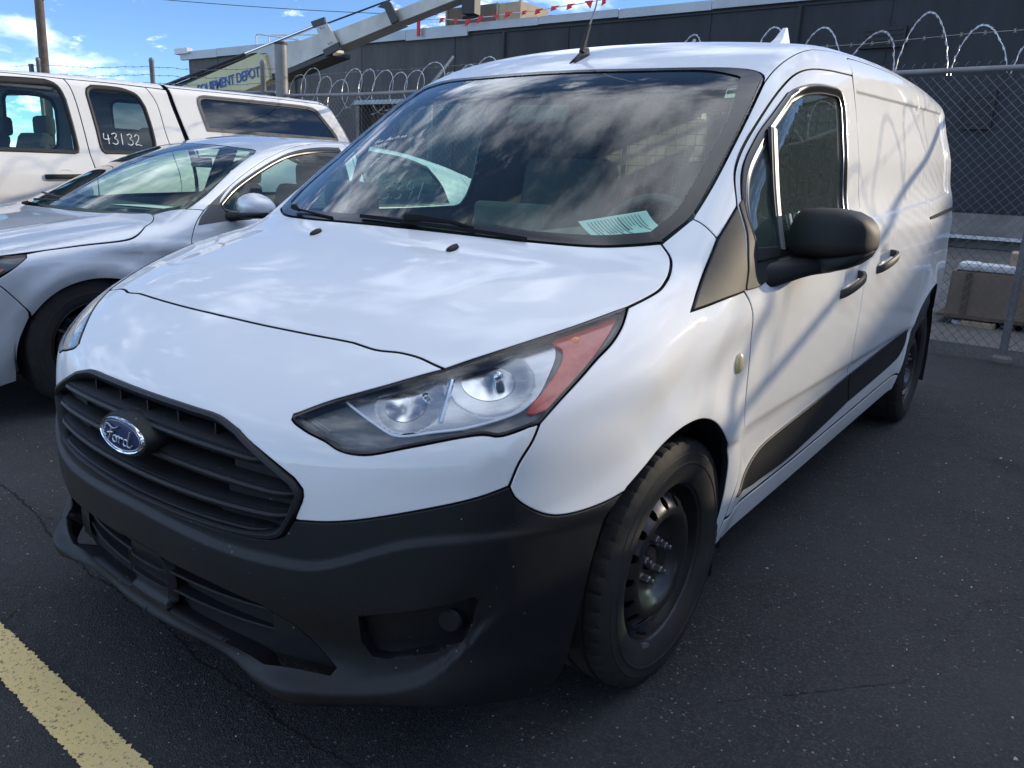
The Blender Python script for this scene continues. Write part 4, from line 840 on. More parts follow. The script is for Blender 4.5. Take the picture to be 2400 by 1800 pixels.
# papers on the dash, sticker
def flat(pts,th=.0006): return MB().poly(pts,th,(0,0,1))
pp=MB(); G=[];A=Vector((.495,1.000,1.128));B=Vector((.640,1.097,1.164));C_=Vector((.712,1.072,1.124));D=Vector((.605,.981,1.088)); nu,nv=8,6
for i in range(nu+1):
    for j in range(nv+1):
        u,v=i/nu,j/nv; p=A.lerp(B,u).lerp(D.lerp(C_,u),v); G.append(p+Vector((0,0,-.014*math.sin(math.pi*v)*(1-.3*u))))
pp.add(G,[(i*(nv+1)+j,i*(nv+1)+j+1,(i+1)*(nv+1)+j+1,(i+1)*(nv+1)+j) for i in range(nu) for j in range(nv)]); paper=pp.build('papers',PAPER,None,smooth=True); tag(paper,'white printed sheets lying on the dashboard of the cargo van behind the windscreen','paper')
b=MB()
for k in range(16):
    v=.10+.80*k/16; l=random.choice((.5,.75,.8,.35)); P=[]
    for u in np.linspace(.08,.08+l,6):
        p=A.lerp(B,v).lerp(D.lerp(C_,v),u); P.append(p+Vector((0,0,-.014*math.sin(math.pi*u)*(1-.3*v)+.0012)))
    b.tube(P,.0007 if k!=9 else .0017,4,cap=False)
b.build('paper_print',INK,paper)
stk=[onws(x,y,-.006) for x,y in ((.632,1.560),(.660,1.578),(.672,1.538),(.643,1.520))]
# ---------------------------------------------------------------- hand lettering
GLY={'4':[[(.05,.95),(.0,.45),(.55,.45)],[(.42,.85),(.40,.0)]],'3':[[(.05,.9),(.35,1),(.5,.8),(.25,.55),(.5,.4),(.5,.12),(.25,0),(.0,.1)]],'1':[[(.25,1),(.22,0)]],'2':[[(.05,.8),(.25,1),(.45,.85),(.35,.5),(.0,.05),(.3,.08),(.65,.0)]],
'9':[[(.45,.75),(.3,1),(.05,.85),(.15,.55),(.42,.65),(.47,.85),(.42,.4),(.35,0)]],'8':[[(.4,.85),(.2,1),(.1,.8),(.4,.4),(.35,.05),(.1,.05),(.05,.3),(.4,.75),(.4,.85)]],'6':[[(.4,.95),(.1,.6),(.05,.2),(.25,0),(.45,.2),(.3,.45),(.08,.3)]],'0':[[(.25,1),(.05,.6),(.1,.1),(.3,0),(.45,.4),(.4,.85),(.25,1)]],
'G':[[(.5,.85),(.25,1),(.0,.5),(.2,0),(.5,.15),(.5,.45),(.3,.45)]],'o':[[(.25,.5),(.05,.3),(.15,.02),(.35,.1),(.38,.35),(.25,.5)]],'v':[[(.0,.5),(.15,0),(.35,.5)]],'A':[[(.0,0),(.25,1),(.5,0)],[(.1,.4),(.4,.4)]],'u':[[(.0,.5),(.05,.05),(.25,.05),(.35,.5),(.37,0)]],'c':[[(.35,.45),(.1,.45),(.02,.15),(.2,0),(.38,.1)]],'t':[[(.15,.9),(.15,.05),(.3,0)],[(.0,.55),(.32,.55)]],'i':[[(.1,.5),(.1,0)]],'n':[[(.0,.5),(.02,0)],[(.02,.35),(.2,.5),(.32,.35),(.33,0)]]}
def letter(name,txt,fn,parent,h,r,m=CHALK,adv=.72,**k):
    "fn(u,v)->point for u along the line and v up, in metres"
    b=MB(); x=0
    for ch in txt:
        for s_ in GLY.get(ch,[]):
            P=cr([(a+x,c,0) for a,c in s_],.12) if len(s_)>2 else [(a+x,c,0) for a,c in s_]
            b.tube([fn(p[0]*h*.9,p[1]*h) for p in P],r,5)
        x+=adv
    return b.build(name,m,parent,smooth=True)
def on_side(y,z,off,s=1,f=None):
    P,_=lift(np.array([[.95,y,z]]),np.array([-1.,0,0]),van_f,.1); n,_=gradn(P,van_f); q=P[0]+n[0]*off; return Vector((q[0]*s,q[1],q[2]))
letter('window_number','49',lambda u,v:on_side(1.575+u*1.3,1.085+v,-.006),door[0],.085,.0035)
letter('window_number','3391',lambda u,v:Vector((-3.22+0*u,0,0)) if False else on_side(1.60+u*1.5,1.12+v,-.009,-1),door[1],.075,.003)
letter('windscreen_writing','Gov Auction',lambda u,v:onws(-.52+u,1.245+.9*v,.001),ws,.022,.0011)
letter('windscreen_writing','21826',lambda u,v:onws(-.50+u,1.212+.9*v,.001),ws,.022,.0011)
b=MB(); 
for i in range(4): b.tube([stk[i],stk[(i+1)%4]],.0012,4)
b.build('inspection_sticker',CHALK,ws)
MB().poly([stk[0].lerp(stk[3],.55),stk[1].lerp(stk[2],.55),stk[2],stk[3]],.0004,(0,-1,1)).build('sticker_panel',AGED,ws)
# ================================================================ silver sedan

def s_side(y,z):
    b=ip(z,[.15,.3,.5,.68,.80,.90,.97,1.05,1.2,1.36,1.45],[.83,.875,.905,.922,.915,.90,.872,.835,.760,.665,.60])
    b=b-.10*sst(y,4.2,5.1)-.16*sst(y,.75,.0)**1.5
    for wy in (1.08,3.91):
        r=np.sqrt((y-wy)**2+(z-.33)**2); b=b+.016*np.exp(-((r-.385)/.05)**2)*sst(z,.15,.4)
    return b+.010*np.exp(-((z-.80+.03*(y-1.5))/.03)**2)*sst(y,.9,1.5)
def s_top(x,y):
    c=ip(y,[0,.2,.5,.9,1.3,1.5],[.60,.72,.815,.89,.945,.97])
    return c-.05*x**2-.05*x**6+.012*np.exp(-((x-.58)/.06)**2)*sst(y,.2,.6)
def s_ws(x,y):
    yy=y-.35*x**2-.10*x**4; return .955+(yy-1.28)*.50-.05*np.maximum(yy-1.28,0)**2
def s_roof(x,y):
    c=ip(y,[1.8,2.2,2.7,3.1,3.6,4.0,4.4,4.75,5.1],[1.315,1.385,1.43,1.435,1.39,1.31,1.20,1.10,1.06])
    return c-.10*x**2-.04*x**6
def s_trunk(x,y): return ip(y,[3.5,4.3,4.8,5.1],[1.02,1.07,1.06,1.03])-.05*x**2
def sed_f(P):
    x=np.minimum(np.abs(P[:,0]),1.1); y=P[:,1]; z=P[:,2]; ex=np.abs(P[:,0])-x
    s=x+ex-s_side(y,z)
    hd=np.where(y<3,z-s_top(x,y),z-s_trunk(x,y))
    low=smax(hd*.95,s,.07); low=smax(low,(.18+.33*x**2+.25*x**6+.10*(np.clip(z,0,1)-.5)**2*(z>.5)*4-y)*.9,.12); low=smax(low,.17-z,.02); low=smax(low,z-1.10,.01)
    g=smax((z-s_ws(x,y))*.87,z-s_roof(x,y),.10); g=smax(g,s,.06); g=smax(g,.6-z,.01)
    b=smin(low,g,.02); return smax(b,y-5.08+.12*x**2,.08)
SILVER=mat('silver_paint',(.70,.72,.75),.38,.35,coat=1,coatr=.03,bump=.10,bscale=1500)
CARW=mat('pickup_white_paint',(.78,.775,.76),.6,spec=.1,coat=.7,coatr=.04,nvar=.06,nscale=3)
DGLASS=glassmat('tinted_glass',(.10,.11,.12),refl=1.8)
PLATEG=mat('grey_plastic',(.10,.10,.10),.6)
def carpart(name,m,car,segs,d,f,sym='both',**k): return panel(name,m,car,segs,d,f,sym,**k)
sed=root('silver_sedan',(0,2.6,0),'silver four-door sedan parked between the white cargo van and the white pickup','car')
sWB=[(0,1.30,.968),(.25,1.325,.966),(.444,1.372,.961),(.60,1.44,.962),(.718,1.506,.965),(.829,1.648,.988)]
sWS=[(.829,1.648,.988),(.80,1.78,1.06),(.72,2.0,1.19),(.638,2.22,1.30)]
sWT=[(.638,2.22,1.30),(.58,2.27,1.33),(.45,2.245,1.345),(.289,2.225,1.36),(0,2.215,1.365)]
sHB=[(0,1.275,.955),(.25,1.29,.955),(.45,1.34,.955),(.60,1.41,.958),(.70,1.488,.962)]
sHS=[(.70,1.488,.962),(.74,1.50,.955),(.790,1.47,.935),(.84,1.40,.90),(.885,1.337,.867),(.900,1.284,.845),(.895,1.05,.823),(.885,.865,.803),(.86,.66,.775),(.80,.45,.735),(.74,.36,.705)]
sHF=[(.74,.36,.705),(.5,.27,.70),(.25,.225,.69),(0,.215,.685)]
panel('hood',SILVER,sed,[sHB,sHS,sHF,[(0,.215,.685),(0,1.275,.955)]],(0,.35,-1),sed_f,'join',sp=.035,gap=.003,e=.003,depth=.02)
sARCH=[(.85,.715,.20),(.875,.712,.30),(.903,.722,.377),(.917,.78,.505),(.923,.86,.585),(.925,.949,.636),(.928,1.08,.662),(.928,1.22,.648),(.925,1.33,.59),(.918,1.41,.50),(.90,1.452,.38),(.87,1.46,.20)]
sHL=[[(.885,.80,.792),(.86,.66,.775),(.80,.45,.735),(.76,.385,.715)],[(.76,.385,.715),(.74,.34,.67)],[(.74,.34,.67),(.84,.47,.655),(.89,.62,.68),(.908,.74,.74),(.895,.80,.785)],[(.895,.80,.785),(.885,.80,.792)]]
sBS=[(.918,.775,.56),(.916,.72,.59),(.905,.666,.629),(.89,.60,.66)]
sFEN=[sHS[1:7],[(.895,1.05,.823),(.885,.865,.803),(.885,.80,.792)],[(.885,.80,.792),(.895,.80,.785),(.908,.74,.74),(.90,.66,.69)],[(.90,.66,.69),(.905,.69,.64),(.919,.765,.555)]]
sDC=[(.86,1.728,.984),(.880,1.685,.95),(.897,1.650,.913),(.918,1.611,.842),(.92,1.59,.75),(.91,1.575,.60),(.90,1.57,.45),(.88,1.57,.25)]
panel('front_fender',SILVER,sed,[sHS[1:8]+[(.885,.80,.792)],[(.885,.80,.792),(.895,.80,.785),(.908,.74,.74),(.895,.65,.682)],[(.895,.65,.682),(.905,.69,.64),(.9185,.787,.515)],sARCH[3:],[(.87,1.46,.20),(.88,1.57,.25)],sDC[::-1],[(.86,1.728,.984),(.829,1.648,.988)],[(.829,1.648,.988),(.77,1.57,.975),(.74,1.50,.955)]],(-.8,.1,-.4),sed_f,'both',sp=.03,gap=.002,e=.002)
panel('front_bumper',SILVER,sed,[sHF[::-1],[(.74,.36,.705),(.76,.385,.715)],sHL[1],sHL[2][:2],[(.84,.47,.655),(.89,.62,.68),(.895,.65,.682)],[(.895,.65,.682),(.905,.69,.64),(.9185,.787,.515)],sARCH[:4][::-1],[(.85,.715,.20),(.6,.33,.19),(.3,.23,.185),(0,.205,.185)],[(0,.205,.185),(0,.215,.685)]],(-.5,.85,-.1),sed_f,'join',sp=.035,gap=.002,e=.002)
hl_=panel('headlight',LENSG,sed,sHL,(-.75,.5,-.3),sed_f,'both',sp=.02,gap=.003,e=0,flange=False)
for s_ in (0,1):
    V,Nn,F=panel_data(sHL,(-.75,.5,-.3),sed_f,sp=.03,gap=.003,e=0,off=-.02,flange=False)
    if s_: V,Nn,F=mirr(V,Nn,F)
    put('headlight_housing',mesh('headlight_housing',V,F,LAMPD,Nn),hl_[s_])
    b=MB(); b.poly([((-1 if s_ else 1)*a,b_,c) for a,b_,c in ((.893,.70,.735),(.887,.66,.725),(.872,.60,.690),(.882,.60,.675),(.893,.66,.70))],.004,(.8,-.5,.2)); b.build('turn_signal',AMBERO,hl_[s_])
frame('arch_edge',SILVER,sed,loop([sARCH,[sARCH[-1],sARCH[0]]],.03),(-1,0,0),sed_f,[(-.002,.0),(.004,.004),(.010,-.002),(.012,-.03)],closedprof=False) if False else None
sRS=[(.638,2.22,1.30),(.600,2.34,1.338),(.53,2.48,1.38),(.505,2.66,1.402),(.50,2.9,1.412),(.50,3.2,1.408),(.51,3.6,1.37),(.53,3.95,1.285)]
panel('roof',SILVER,sed,[sWT[::-1],sRS,[(.53,3.95,1.285),(.3,3.93,1.30),(0,3.92,1.31)],[(0,3.92,1.31),(0,2.215,1.365)]],(0,.1,-1),sed_f,'join',sp=.05,gap=.001,e=.002,depth=.01)
sRG=[(.53,3.95,1.285),(.60,4.2,1.20),(.66,4.42,1.12)]
panel('rear_window',CARG,sed,[[(0,3.92,1.31),(.3,3.93,1.30),(.53,3.95,1.285)],sRG,[(.66,4.42,1.12),(.3,4.55,1.13),(0,4.58,1.135)],[(0,4.58,1.135),(0,3.92,1.31)]],(0,.3,-1),sed_f,'join',sp=.06,gap=.003,e=0,flange=False,off=-.003)
panel('boot_lid',SILVER,sed,[[(0,4.58,1.135),(.3,4.55,1.13),(.66,4.42,1.12)],[(.66,4.42,1.12),(.75,4.6,1.04),(.72,4.9,1.02)],[(.72,4.9,1.02),(.4,5.0,1.03),(0,5.03,1.04)],[(0,5.03,1.04),(0,4.58,1.135)]],(0,.1,-1),sed_f,'join',sp=.06,gap=.002,e=.002)
sDL=[(.86,1.728,.984),(.85,1.757,1.004),(.773,2.01,1.156),(.704,2.263,1.278),(.649,2.486,1.352),(.608,2.72,1.392),(.596,2.96,1.403)]
sB=[(.596,2.96,1.403),(.683,2.945,1.30),(.78,2.92,1.15),(.868,2.90,.98),(.91,2.89,.85),(.91,2.88,.6),(.89,2.88,.25)]
sWIN=[[(.846,1.83,1.01),(.806,1.955,1.100),(.762,2.12,1.185),(.72,2.28,1.255)],[(.72,2.28,1.255),(.690,2.42,1.305),(.668,2.58,1.340),(.655,2.75,1.359),(.650,2.87,1.363)],[(.650,2.87,1.363),(.715,2.855,1.27),(.80,2.835,1.12),(.855,2.82,1.005)],[(.855,2.82,1.005),(.87,2.3,.985),(.868,1.86,.975),(.846,1.83,1.01)]]
sdo=panel('front_door',SILVER,sed,[sDL,sB,[(.89,2.88,.25),(.88,1.57,.25)],sDC[::-1]],(-1,.05,-.15),sed_f,'both',sp=.035,gap=.002,e=.002,holes=[sWIN],hgap=0)
sDL2=[(.596,2.96,1.403),(.60,3.2,1.395),(.61,3.5,1.36),(.64,3.8,1.29),(.70,4.0,1.19),(.80,4.08,1.03),(.89,4.02,.85),(.90,3.95,.75)]
sWIN2=[[(.652,2.99,1.362),(.650,3.2,1.352),(.66,3.45,1.325),(.69,3.66,1.265)],[(.69,3.66,1.265),(.76,3.74,1.15),(.84,3.76,1.02)],[(.84,3.76,1.02),(.86,3.4,1.005),(.86,2.97,1.0)],[(.86,2.97,1.0),(.76,2.98,1.19),(.652,2.99,1.362)]]
sAR=[(.90,3.95,.75),(.92,3.75,.72)]
rarc=[(.92,3.91-.385*math.cos(t),.33+.385*math.sin(t)) for t in np.linspace(1.2,-.28,10)]
sdr=panel('rear_door',SILVER,sed,[sDL2+[(.92,3.80,.70)],[(.92,3.80,.70)]+rarc,[rarc[-1],(.89,2.88,.25)],sB[::-1]],(-1,.02,-.15),sed_f,'both',sp=.035,gap=.002,e=.002,holes=[sWIN2],hgap=0)
rarc2=[(.90,3.91-.385*math.cos(t),.33+.385*math.sin(t)) for t in np.linspace(1.2,math.pi+.28,16)]
panel('rear_quarter',SILVER,sed,[sRS[4:],sRG,[(.66,4.42,1.12),(.75,4.6,1.04),(.72,4.9,1.02)],[(.72,4.9,1.02),(.72,4.95,.6),(.72,4.9,.25)],[(.72,4.9,.25),rarc2[-1]],rarc2[::-1],sDL2[::-1],[(.596,2.96,1.403),(.50,2.9,1.412)]],(-.8,-.3,-.4),sed_f,'both',sp=.05,gap=.001,e=.002)
panel('rear_bumper',SILVER,sed,[[(0,5.03,1.04),(.4,5.0,1.03),(.72,4.9,1.02)],[(.72,4.9,1.02),(.72,4.95,.6),(.72,4.9,.25)],[(.72,4.9,.25),(0,5.0,.25)],[(0,5.0,.25),(0,5.03,1.04)]],(0,-1,0),sed_f,'join',sp=.06,gap=.001,e=.002)
panel('roof_pillar',SILVER,sed,[sWS,sRS[:5],[(.50,2.9,1.412),(.596,2.96,1.403)],sDL[::-1],[(.86,1.728,.984),(.829,1.648,.988)]],(-.7,.2,-.7),sed_f,'both',sp=.025,gap=.001,e=.0022)
sws=panel('windscreen',CARG,sed,[sWB[::-1],[(0,1.30,.968),(0,2.215,1.365)],sWT[::-1],sWS[::-1]],(0,.5,-.85),sed_f,'join',sp=.05,gap=.004,e=0,off=-.003,flange=False)[0]
frame('windscreen_border',BLACKG,sws,full([sWB[::-1],[(0,1.30,.968),(0,2.215,1.365)],sWT[::-1],sWS[::-1]]),(0,.5,-.85),sed_f,[(.003,-.005),(.02,-.005),(.036,-.005)],closedprof=False)
for s_ in (0,1):
    for W_,dd in ((sWIN,sdo),(sWIN2,sdr)):
        g_=loop(W_,.02); q=inset2(g_[:,[1,2]],-.0)[0]
        frame('window_frame',BLACKG,dd[s_],g_,(-1,0,0),sed_f,[(-.006,.001),(.0,.004),(.008,.003),(.018,-.006)],closedprof=False,mirror=s_)
        V,Nn,F=panel_data(W_,(-1,0,0),sed_f,sp=.08,gap=0,e=0,off=-.007,flange=False)
        if s_: V,Nn,F=mirr(V,Nn,F)
        put('window_glass',mesh('window_glass',V,F,CARG,Nn),dd[s_])
    sg=-1 if s_ else 1
    MH=[(.93,1.95,.99,.04,.03),(.94,1.95,1.0,.06,.05),(.97,1.94,1.01,.085,.066),(1.02,1.935,1.015,.095,.070),(1.07,1.94,1.012,.085,.060),(1.105,1.955,1.003,.062,.042),(1.12,1.97,.997,.03,.02)]
    V,F=loft([(x,y,z+.0,a,c) for x,y,z,a,c in MH],24,2.3); MB().add([(sg*x,y,max(z,.963+.08*(x-.93))) for x,y,z in V],F).build('mirror_housing',SILVER,sdo[s_],smooth=True,angle=60)
    V,F=loft([(x,y,.957+.08*(x-.93),a*.97,.020) for x,y,z,a,c in MH],24,2.3); MB().add([(sg*x,y,z) for x,y,z in V],F).build('mirror_base',BLACKP,sdo[s_],smooth=True,angle=60)
    b=MB(); b.tube([(sg*.87,1.86,.945),(sg*.92,1.90,.952),(sg*.98,1.94,.955)],.022,10,rs=[.03,.024,.018]); b.build('mirror_arm',BLACKP,sdo[s_],smooth=True)
    V,Nn,F=panel_data([[(.865,1.732,.984),(.85,1.762,1.004),(.802,1.93,1.108)],[(.802,1.93,1.108),(.846,1.83,1.01),(.870,1.85,.975),(.888,1.86,.925)],[(.888,1.86,.925),(.899,1.66,.905)],[(.899,1.66,.905),(.882,1.69,.95),(.865,1.732,.984)]],(-1,0,0),sed_f,sp=.03,gap=.001,e=.001,off=.003)
    if s_: V,Nn,F=mirr(V,Nn,F)
    put('mirror_sail',mesh('mirror_sail',V,F,PLATEG,Nn),sdo[s_])
    for yy,dd in ((2.72,sdo),(3.62,sdr)):
        b=MB(); P=cr([(.905,yy-.1,.835),(.935,yy-.07,.84),(.935,yy+.05,.845),(.905,yy+.09,.846)],.02); b.sweep([(sg*p[0],p[1],p[2]) for p in P],[(-.005,-.012),(.006,-.012),(.006,.012),(-.005,.012)]); b.build('door_handle',SILVER,dd[s_],smooth=True)
b=MB(); V=[];F=[];xs=np.linspace(-.78,.78,11); pr=[(1.42,.93),(1.60,.965),(1.95,.965),(2.05,.92),(2.0,.6),(1.5,.6)]
for x in xs: V+=[(x,y+.22*x*x,z) for y,z in pr]
b.add(V,[(i*6+j,i*6+(j+1)%6,(i+1)*6+(j+1)%6,(i+1)*6+j) for i in range(10) for j in range(6)]); b.build('dashboard',TRIMI,sed,smooth=True,angle=40)
def seat(x,y,car,h=0,m=SEATM):
    b=MB(); b.box((x,y,.55+h),(.50,.5,.16),bev=.05); b.box((x,y+.27,.86+h),(.48,.13,.58),bev=.055,ax=(Vector((1,0,0)),Vector((0,math.cos(-.3),math.sin(-.3))),Vector((0,-math.sin(-.3),math.cos(-.3))))); o=b.build('seat',m,car,smooth=True)
    b=MB(); b.box((x,y+.42,1.20+h),(.27,.10,.17),bev=.04); b.box((x,y+.40,1.10+h),(.10,.02,.1)); b.build('headrest',m,o,smooth=True)
for s_ in (-1,1): seat(s_*.37,2.45,sed,-.02); seat(s_*.37,3.35,sed,0)
b=MB(); b.tube(torus((.37,2.12,.93),.18,.014,R(30)),.014,8,closed=True); b.build('steering_wheel',TRIMI,sed,smooth=True)
b=MB(); b.box((0,2.27,1.235),(.23,.02,.062),bev=.012); b.tube([(0,2.26,1.24),(0,2.24,1.31)],.007,6); b.build('rear_view_mirror',TRIMI,sed,smooth=True)
MB().add([(x,y,z) for x,y,z in [(.05,1.62,.972),(.50,1.70,.972),(.56,1.88,.972),(.12,1.83,.972)]],[(0,1,2,3)]).build('dash_papers',PAPER,sed)
b=MB(); b.box((0,2.6,.24),(1.5,4.3,.06)); b.box((0,.9,.5),(1.1,.9,.4)); b.build('underbody',DARK,sed)
b=MB(); b.box((0,3.0,.33),(1.6,2.6,.04)); b.box((0,3.9,.62),(1.5,.5,.5)); b.build('cabin_floor',TRIMI,sed)
b=MB(); b.tube([(-.25,1.33,.985),(-.05,1.36,.99),(.30,1.40,.982)],.007,6); b.tube([(-.35,1.42,1.02),(.25,1.38,.985)],.006,6); b.build('wiper',BLACKP,sed,smooth=True)
for s_ in (-1,1):
    for cy in (1.08,3.91):
        b=MB(); n=24; V=[]
        for i in range(n+1): t=math.pi*(-.06+1.12*i/n); V+=[(s_*.55,cy-.385*math.cos(t),.33+.385*math.sin(t)),(s_*.905,cy-.383*math.cos(t),.33+.383*math.sin(t))]
        b.add(V,[(2*i,2*i+1,2*i+3,2*i+2) for i in range(n)]); b.add([V[2*i] for i in range(n+1)],[tuple(range(n+1))]); b.build('wheel_liner',LINER,sed,smooth=True)
ALLOY=MATS['black_alloy']
rimA=MB(); rimA.lathe([(.10,.218),(.102,.212),(.09,.206),(.05,.198),(-.08,.20)],n=64)
for i in range(5):
    a=2*math.pi*i/5
    for da in (-.17,.17):
        c0=Vector((.06,.03*math.cos(a),.03*math.sin(a))); c1=Vector((.085,.205*math.cos(a+da),.205*math.sin(a+da))); rimA.tube([c0,c0.lerp(c1,.5),c1],.013,6,rs=[.02,.014,.015])
rimA=rimA.build('alloy_rim',ALLOY,None,smooth=True)
ty2=tyre_mesh(.205,.333,.206,120).build('tyre',RUBBER,None,smooth=True,angle=28)
bd2=MB().lathe([(.0,.0),(.0,.15),(-.02,.15)],n=32).build('brake_disc',RUST,None,smooth=True)
first=True
def simple_wheels(car,pts,zr,parts_):
    global first
    for x,y,s_ in pts:
        wh=build_wheel(x,y,s_,z=zr,parent=car)
        for o in parts_:
            c=o if o.parent is None else o.copy()
            if c is not o: sc.collection.objects.link(c)
            c.parent=wh; c.location=(0,0,0); WL[c]=WL[wh]
simple_wheels(sed,[(.80,1.08,1),(-.80,1.08,-1),(.80,3.91,1),(-.80,3.91,-1)],.333,[ty2,rimA,bd2])
b=MB(); b.poly([(x,4.2,z) for x,z in ((-.45,1.12),(.45,1.12),(.45,1.13),(-.45,1.13))],.01,(0,-1,0)); 
sed.location.x=-3.22
# ================================================================ white pickup

def pk_f(P):
    x=np.minimum(np.abs(P[:,0]),1.2); y=P[:,1]; z=P[:,2]; ex=np.abs(P[:,0])-x
    b=ip(z,[.3,.5,.9,1.12,1.22,1.30,1.5,1.7,1.85],[.95,.98,1.0,.99,.965,.948,.90,.845,.80])
    s=x+ex-b
    hood=ip(y,[-1.2,-.8,0,.8],[.95,1.12,1.18,1.22])-.06*x**2
    low=smax((z-np.where(y<1.2,hood,1.28)),s,.08); low=smax(low,(-1.15+.22*x**2+.1*x**6-y)*.9,.12); low=smax(low,.40-z,.02)
    ws=(z-(1.20+(y-.55-.2*x**2)*.62))*.85
    rf=z-(ip(y,[.8,1.4,1.9,2.5,3.4,5.0,5.6],[1.76,1.84,1.885,1.92,1.94,1.965,1.965])-.05*x**2-.02*x**6)
    g=smax(smax(ws,rf,.15),s,.085); g=smax(g,.9-z,.01); g=smax(g,(y-(5.38+(1.85-z)*.62))*.8,.07)
    return smax(smin(low,g,.02),y-5.75,.06)
pk=root('white_pickup',(0,2.2,0),'white crew-cab pickup with a white topper and 43132 on its rear door glass','pickup')
pFW=[[(.955,1.55,1.245),(.79,1.55,1.77)],[(.79,1.55,1.77),(.778,1.95,1.80),(.772,2.19,1.815),(.772,2.35,1.822)],[(.772,2.35,1.822),(.785,2.425,1.80),(.80,2.455,1.76),(.830,2.475,1.69)],[(.830,2.475,1.69),(.90,2.49,1.48),(.944,2.497,1.305)],[(.944,2.497,1.305),(.952,2.490,1.275),(.958,2.455,1.262)],[(.958,2.455,1.262),(.96,1.9,1.255),(.955,1.55,1.245)]]
pRW=[[(.812,2.652,1.745),(.795,2.666,1.795),(.78,2.712,1.822)],[(.78,2.712,1.822),(.778,2.86,1.828),(.782,3.004,1.822),(.800,3.105,1.785),(.832,3.157,1.69)],[(.832,3.157,1.69),(.88,3.178,1.53),(.917,3.185,1.406)],[(.917,3.185,1.406),(.936,3.175,1.33),(.946,3.14,1.29)],[(.946,3.14,1.29),(.950,2.9,1.28),(.951,2.71,1.275)],[(.951,2.71,1.275),(.945,2.685,1.30),(.90,2.672,1.47),(.812,2.652,1.745)]]
pS1=[(.785,2.50,1.865),(.80,2.535,1.78),(.845,2.555,1.66),(.91,2.57,1.43),(.956,2.581,1.259),(.996,2.60,1.119),(1.0,2.60,.85),(.975,2.60,.5)]
pTop1=[(.765,1.40,1.86),(.765,1.95,1.868),(.785,2.50,1.865)]
pd=panel('front_door',CARW,pk,[pTop1,pS1,[(.975,2.60,.5),(.975,1.25,.5)],[(.975,1.25,.5),(1.0,1.22,.9),(.985,1.25,1.15),(.93,1.32,1.33),(.765,1.40,1.86)]],(-1,0,-.1),pk_f,'both',sp=.05,gap=.004,e=.003,holes=[pFW],hgap=0)
pS2=[(.79,3.345,1.868),(.829,3.352,1.70),(.87,3.375,1.56),(.913,3.40,1.42),(.965,3.43,1.22),(1.0,3.43,.95),(.985,3.35,.72)]
arcp=[(.99,3.95-.46*math.cos(t),.42+.46*math.sin(t)) for t in np.linspace(.72,.1,6)]
pr_=panel('rear_door',CARW,pk,[[(.785,2.50,1.865),(.785,2.9,1.875),(.785,3.20,1.872)],[(.785,3.20,1.872),(.83,3.27,1.74),(.90,3.30,1.48),(.955,3.34,1.25),(.995,3.36,1.1),(1.0,3.36,.9),(.985,3.30,.65),(.975,3.25,.5)],[(.975,3.25,.5),(.975,2.60,.5)],pS1[::-1]],(-1,0,-.1),pk_f,'both',sp=.05,gap=.004,e=.003,holes=[pRW],hgap=0)
for s_ in (0,1):
    for W_,dd in ((pFW,pd),(pRW,pr_)):
        frame('window_frame',BLACKP,dd[s_],loop(W_,.03),(-1,0,0),pk_f,[(-.006,.001),(.0,.006),(.014,.004),(.030,-.010)],closedprof=False,mirror=s_)
        V,Nn,F=panel_data(W_,(-1,0,0),pk_f,sp=.08,gap=0,e=0,off=-.011,flange=False)
        if s_: V,Nn,F=mirr(V,Nn,F)
        put('window_glass',mesh('window_glass',V,F,CARG,Nn),dd[s_])
    sg=-1 if s_ else 1
    b=MB(); P=cr([(.992,2.19,1.070),(1.03,2.22,1.072),(1.045,2.35,1.076),(1.03,2.49,1.082),(.99,2.52,1.084)],.02); b.sweep([(sg*p[0],p[1],p[2]) for p in P],[(-.010,-.020),(.008,-.018),(.012,0),(.008,.018),(-.010,.020)]); b.build('door_handle',BLACKP,pd[s_],smooth=True,angle=50)
    b=MB(); b.add(*loft([(.985,0,0,.075,.055),(.998,0,0,.074,.053),(.992,0,0,.055,.038)],24,2)); b.V=[(sg*v[0],2.355+v[1],1.08+v[2]) for v in b.V]; b.build('handle_cup',CARW,pd[s_],smooth=True)
pGap=[(.79,3.395,1.868),(.829,3.41,1.74),(.87,3.44,1.60),(.913,3.475,1.44),(.96,3.50,1.25)]
panel('cab_pillar',CARW,pk,[[(.785,3.20,1.872),(.79,3.38,1.868)],pGap,[(.96,3.50,1.25),(1.0,3.50,.9)],[(1.0,3.50,.9),(1.0,3.36,.9)],[(1.0,3.36,.9),(.995,3.36,1.1),(.955,3.34,1.25),(.90,3.30,1.48),(.83,3.27,1.74),(.785,3.20,1.872)]],(-1,0,-.1),pk_f,'both',sp=.04,gap=.002,e=.003)
panel('gap_seal',DARK,pk,[[(.76,3.36,1.88),(.76,3.46,1.88)],[(.76,3.46,1.88),(.90,3.56,1.43),(.97,3.6,1.1)],[(.97,3.6,1.1),(.97,3.48,1.1)],[(.97,3.48,1.1),(.90,3.44,1.43),(.76,3.36,1.88)]],(-1,0,-.1),pk_f,'both',sp=.05,gap=0,e=0,off=-.03,flange=False)
pTW=[[(.868,3.735,1.53),(.80,3.695,1.775),(.785,3.71,1.82),(.77,3.77,1.838)],[(.77,3.77,1.838),(.768,4.5,1.85),(.775,5.05,1.845),(.79,5.12,1.82)],[(.79,5.12,1.82),(.86,5.33,1.56),(.868,5.33,1.535)],[(.868,5.33,1.535),(.868,3.735,1.53)]]
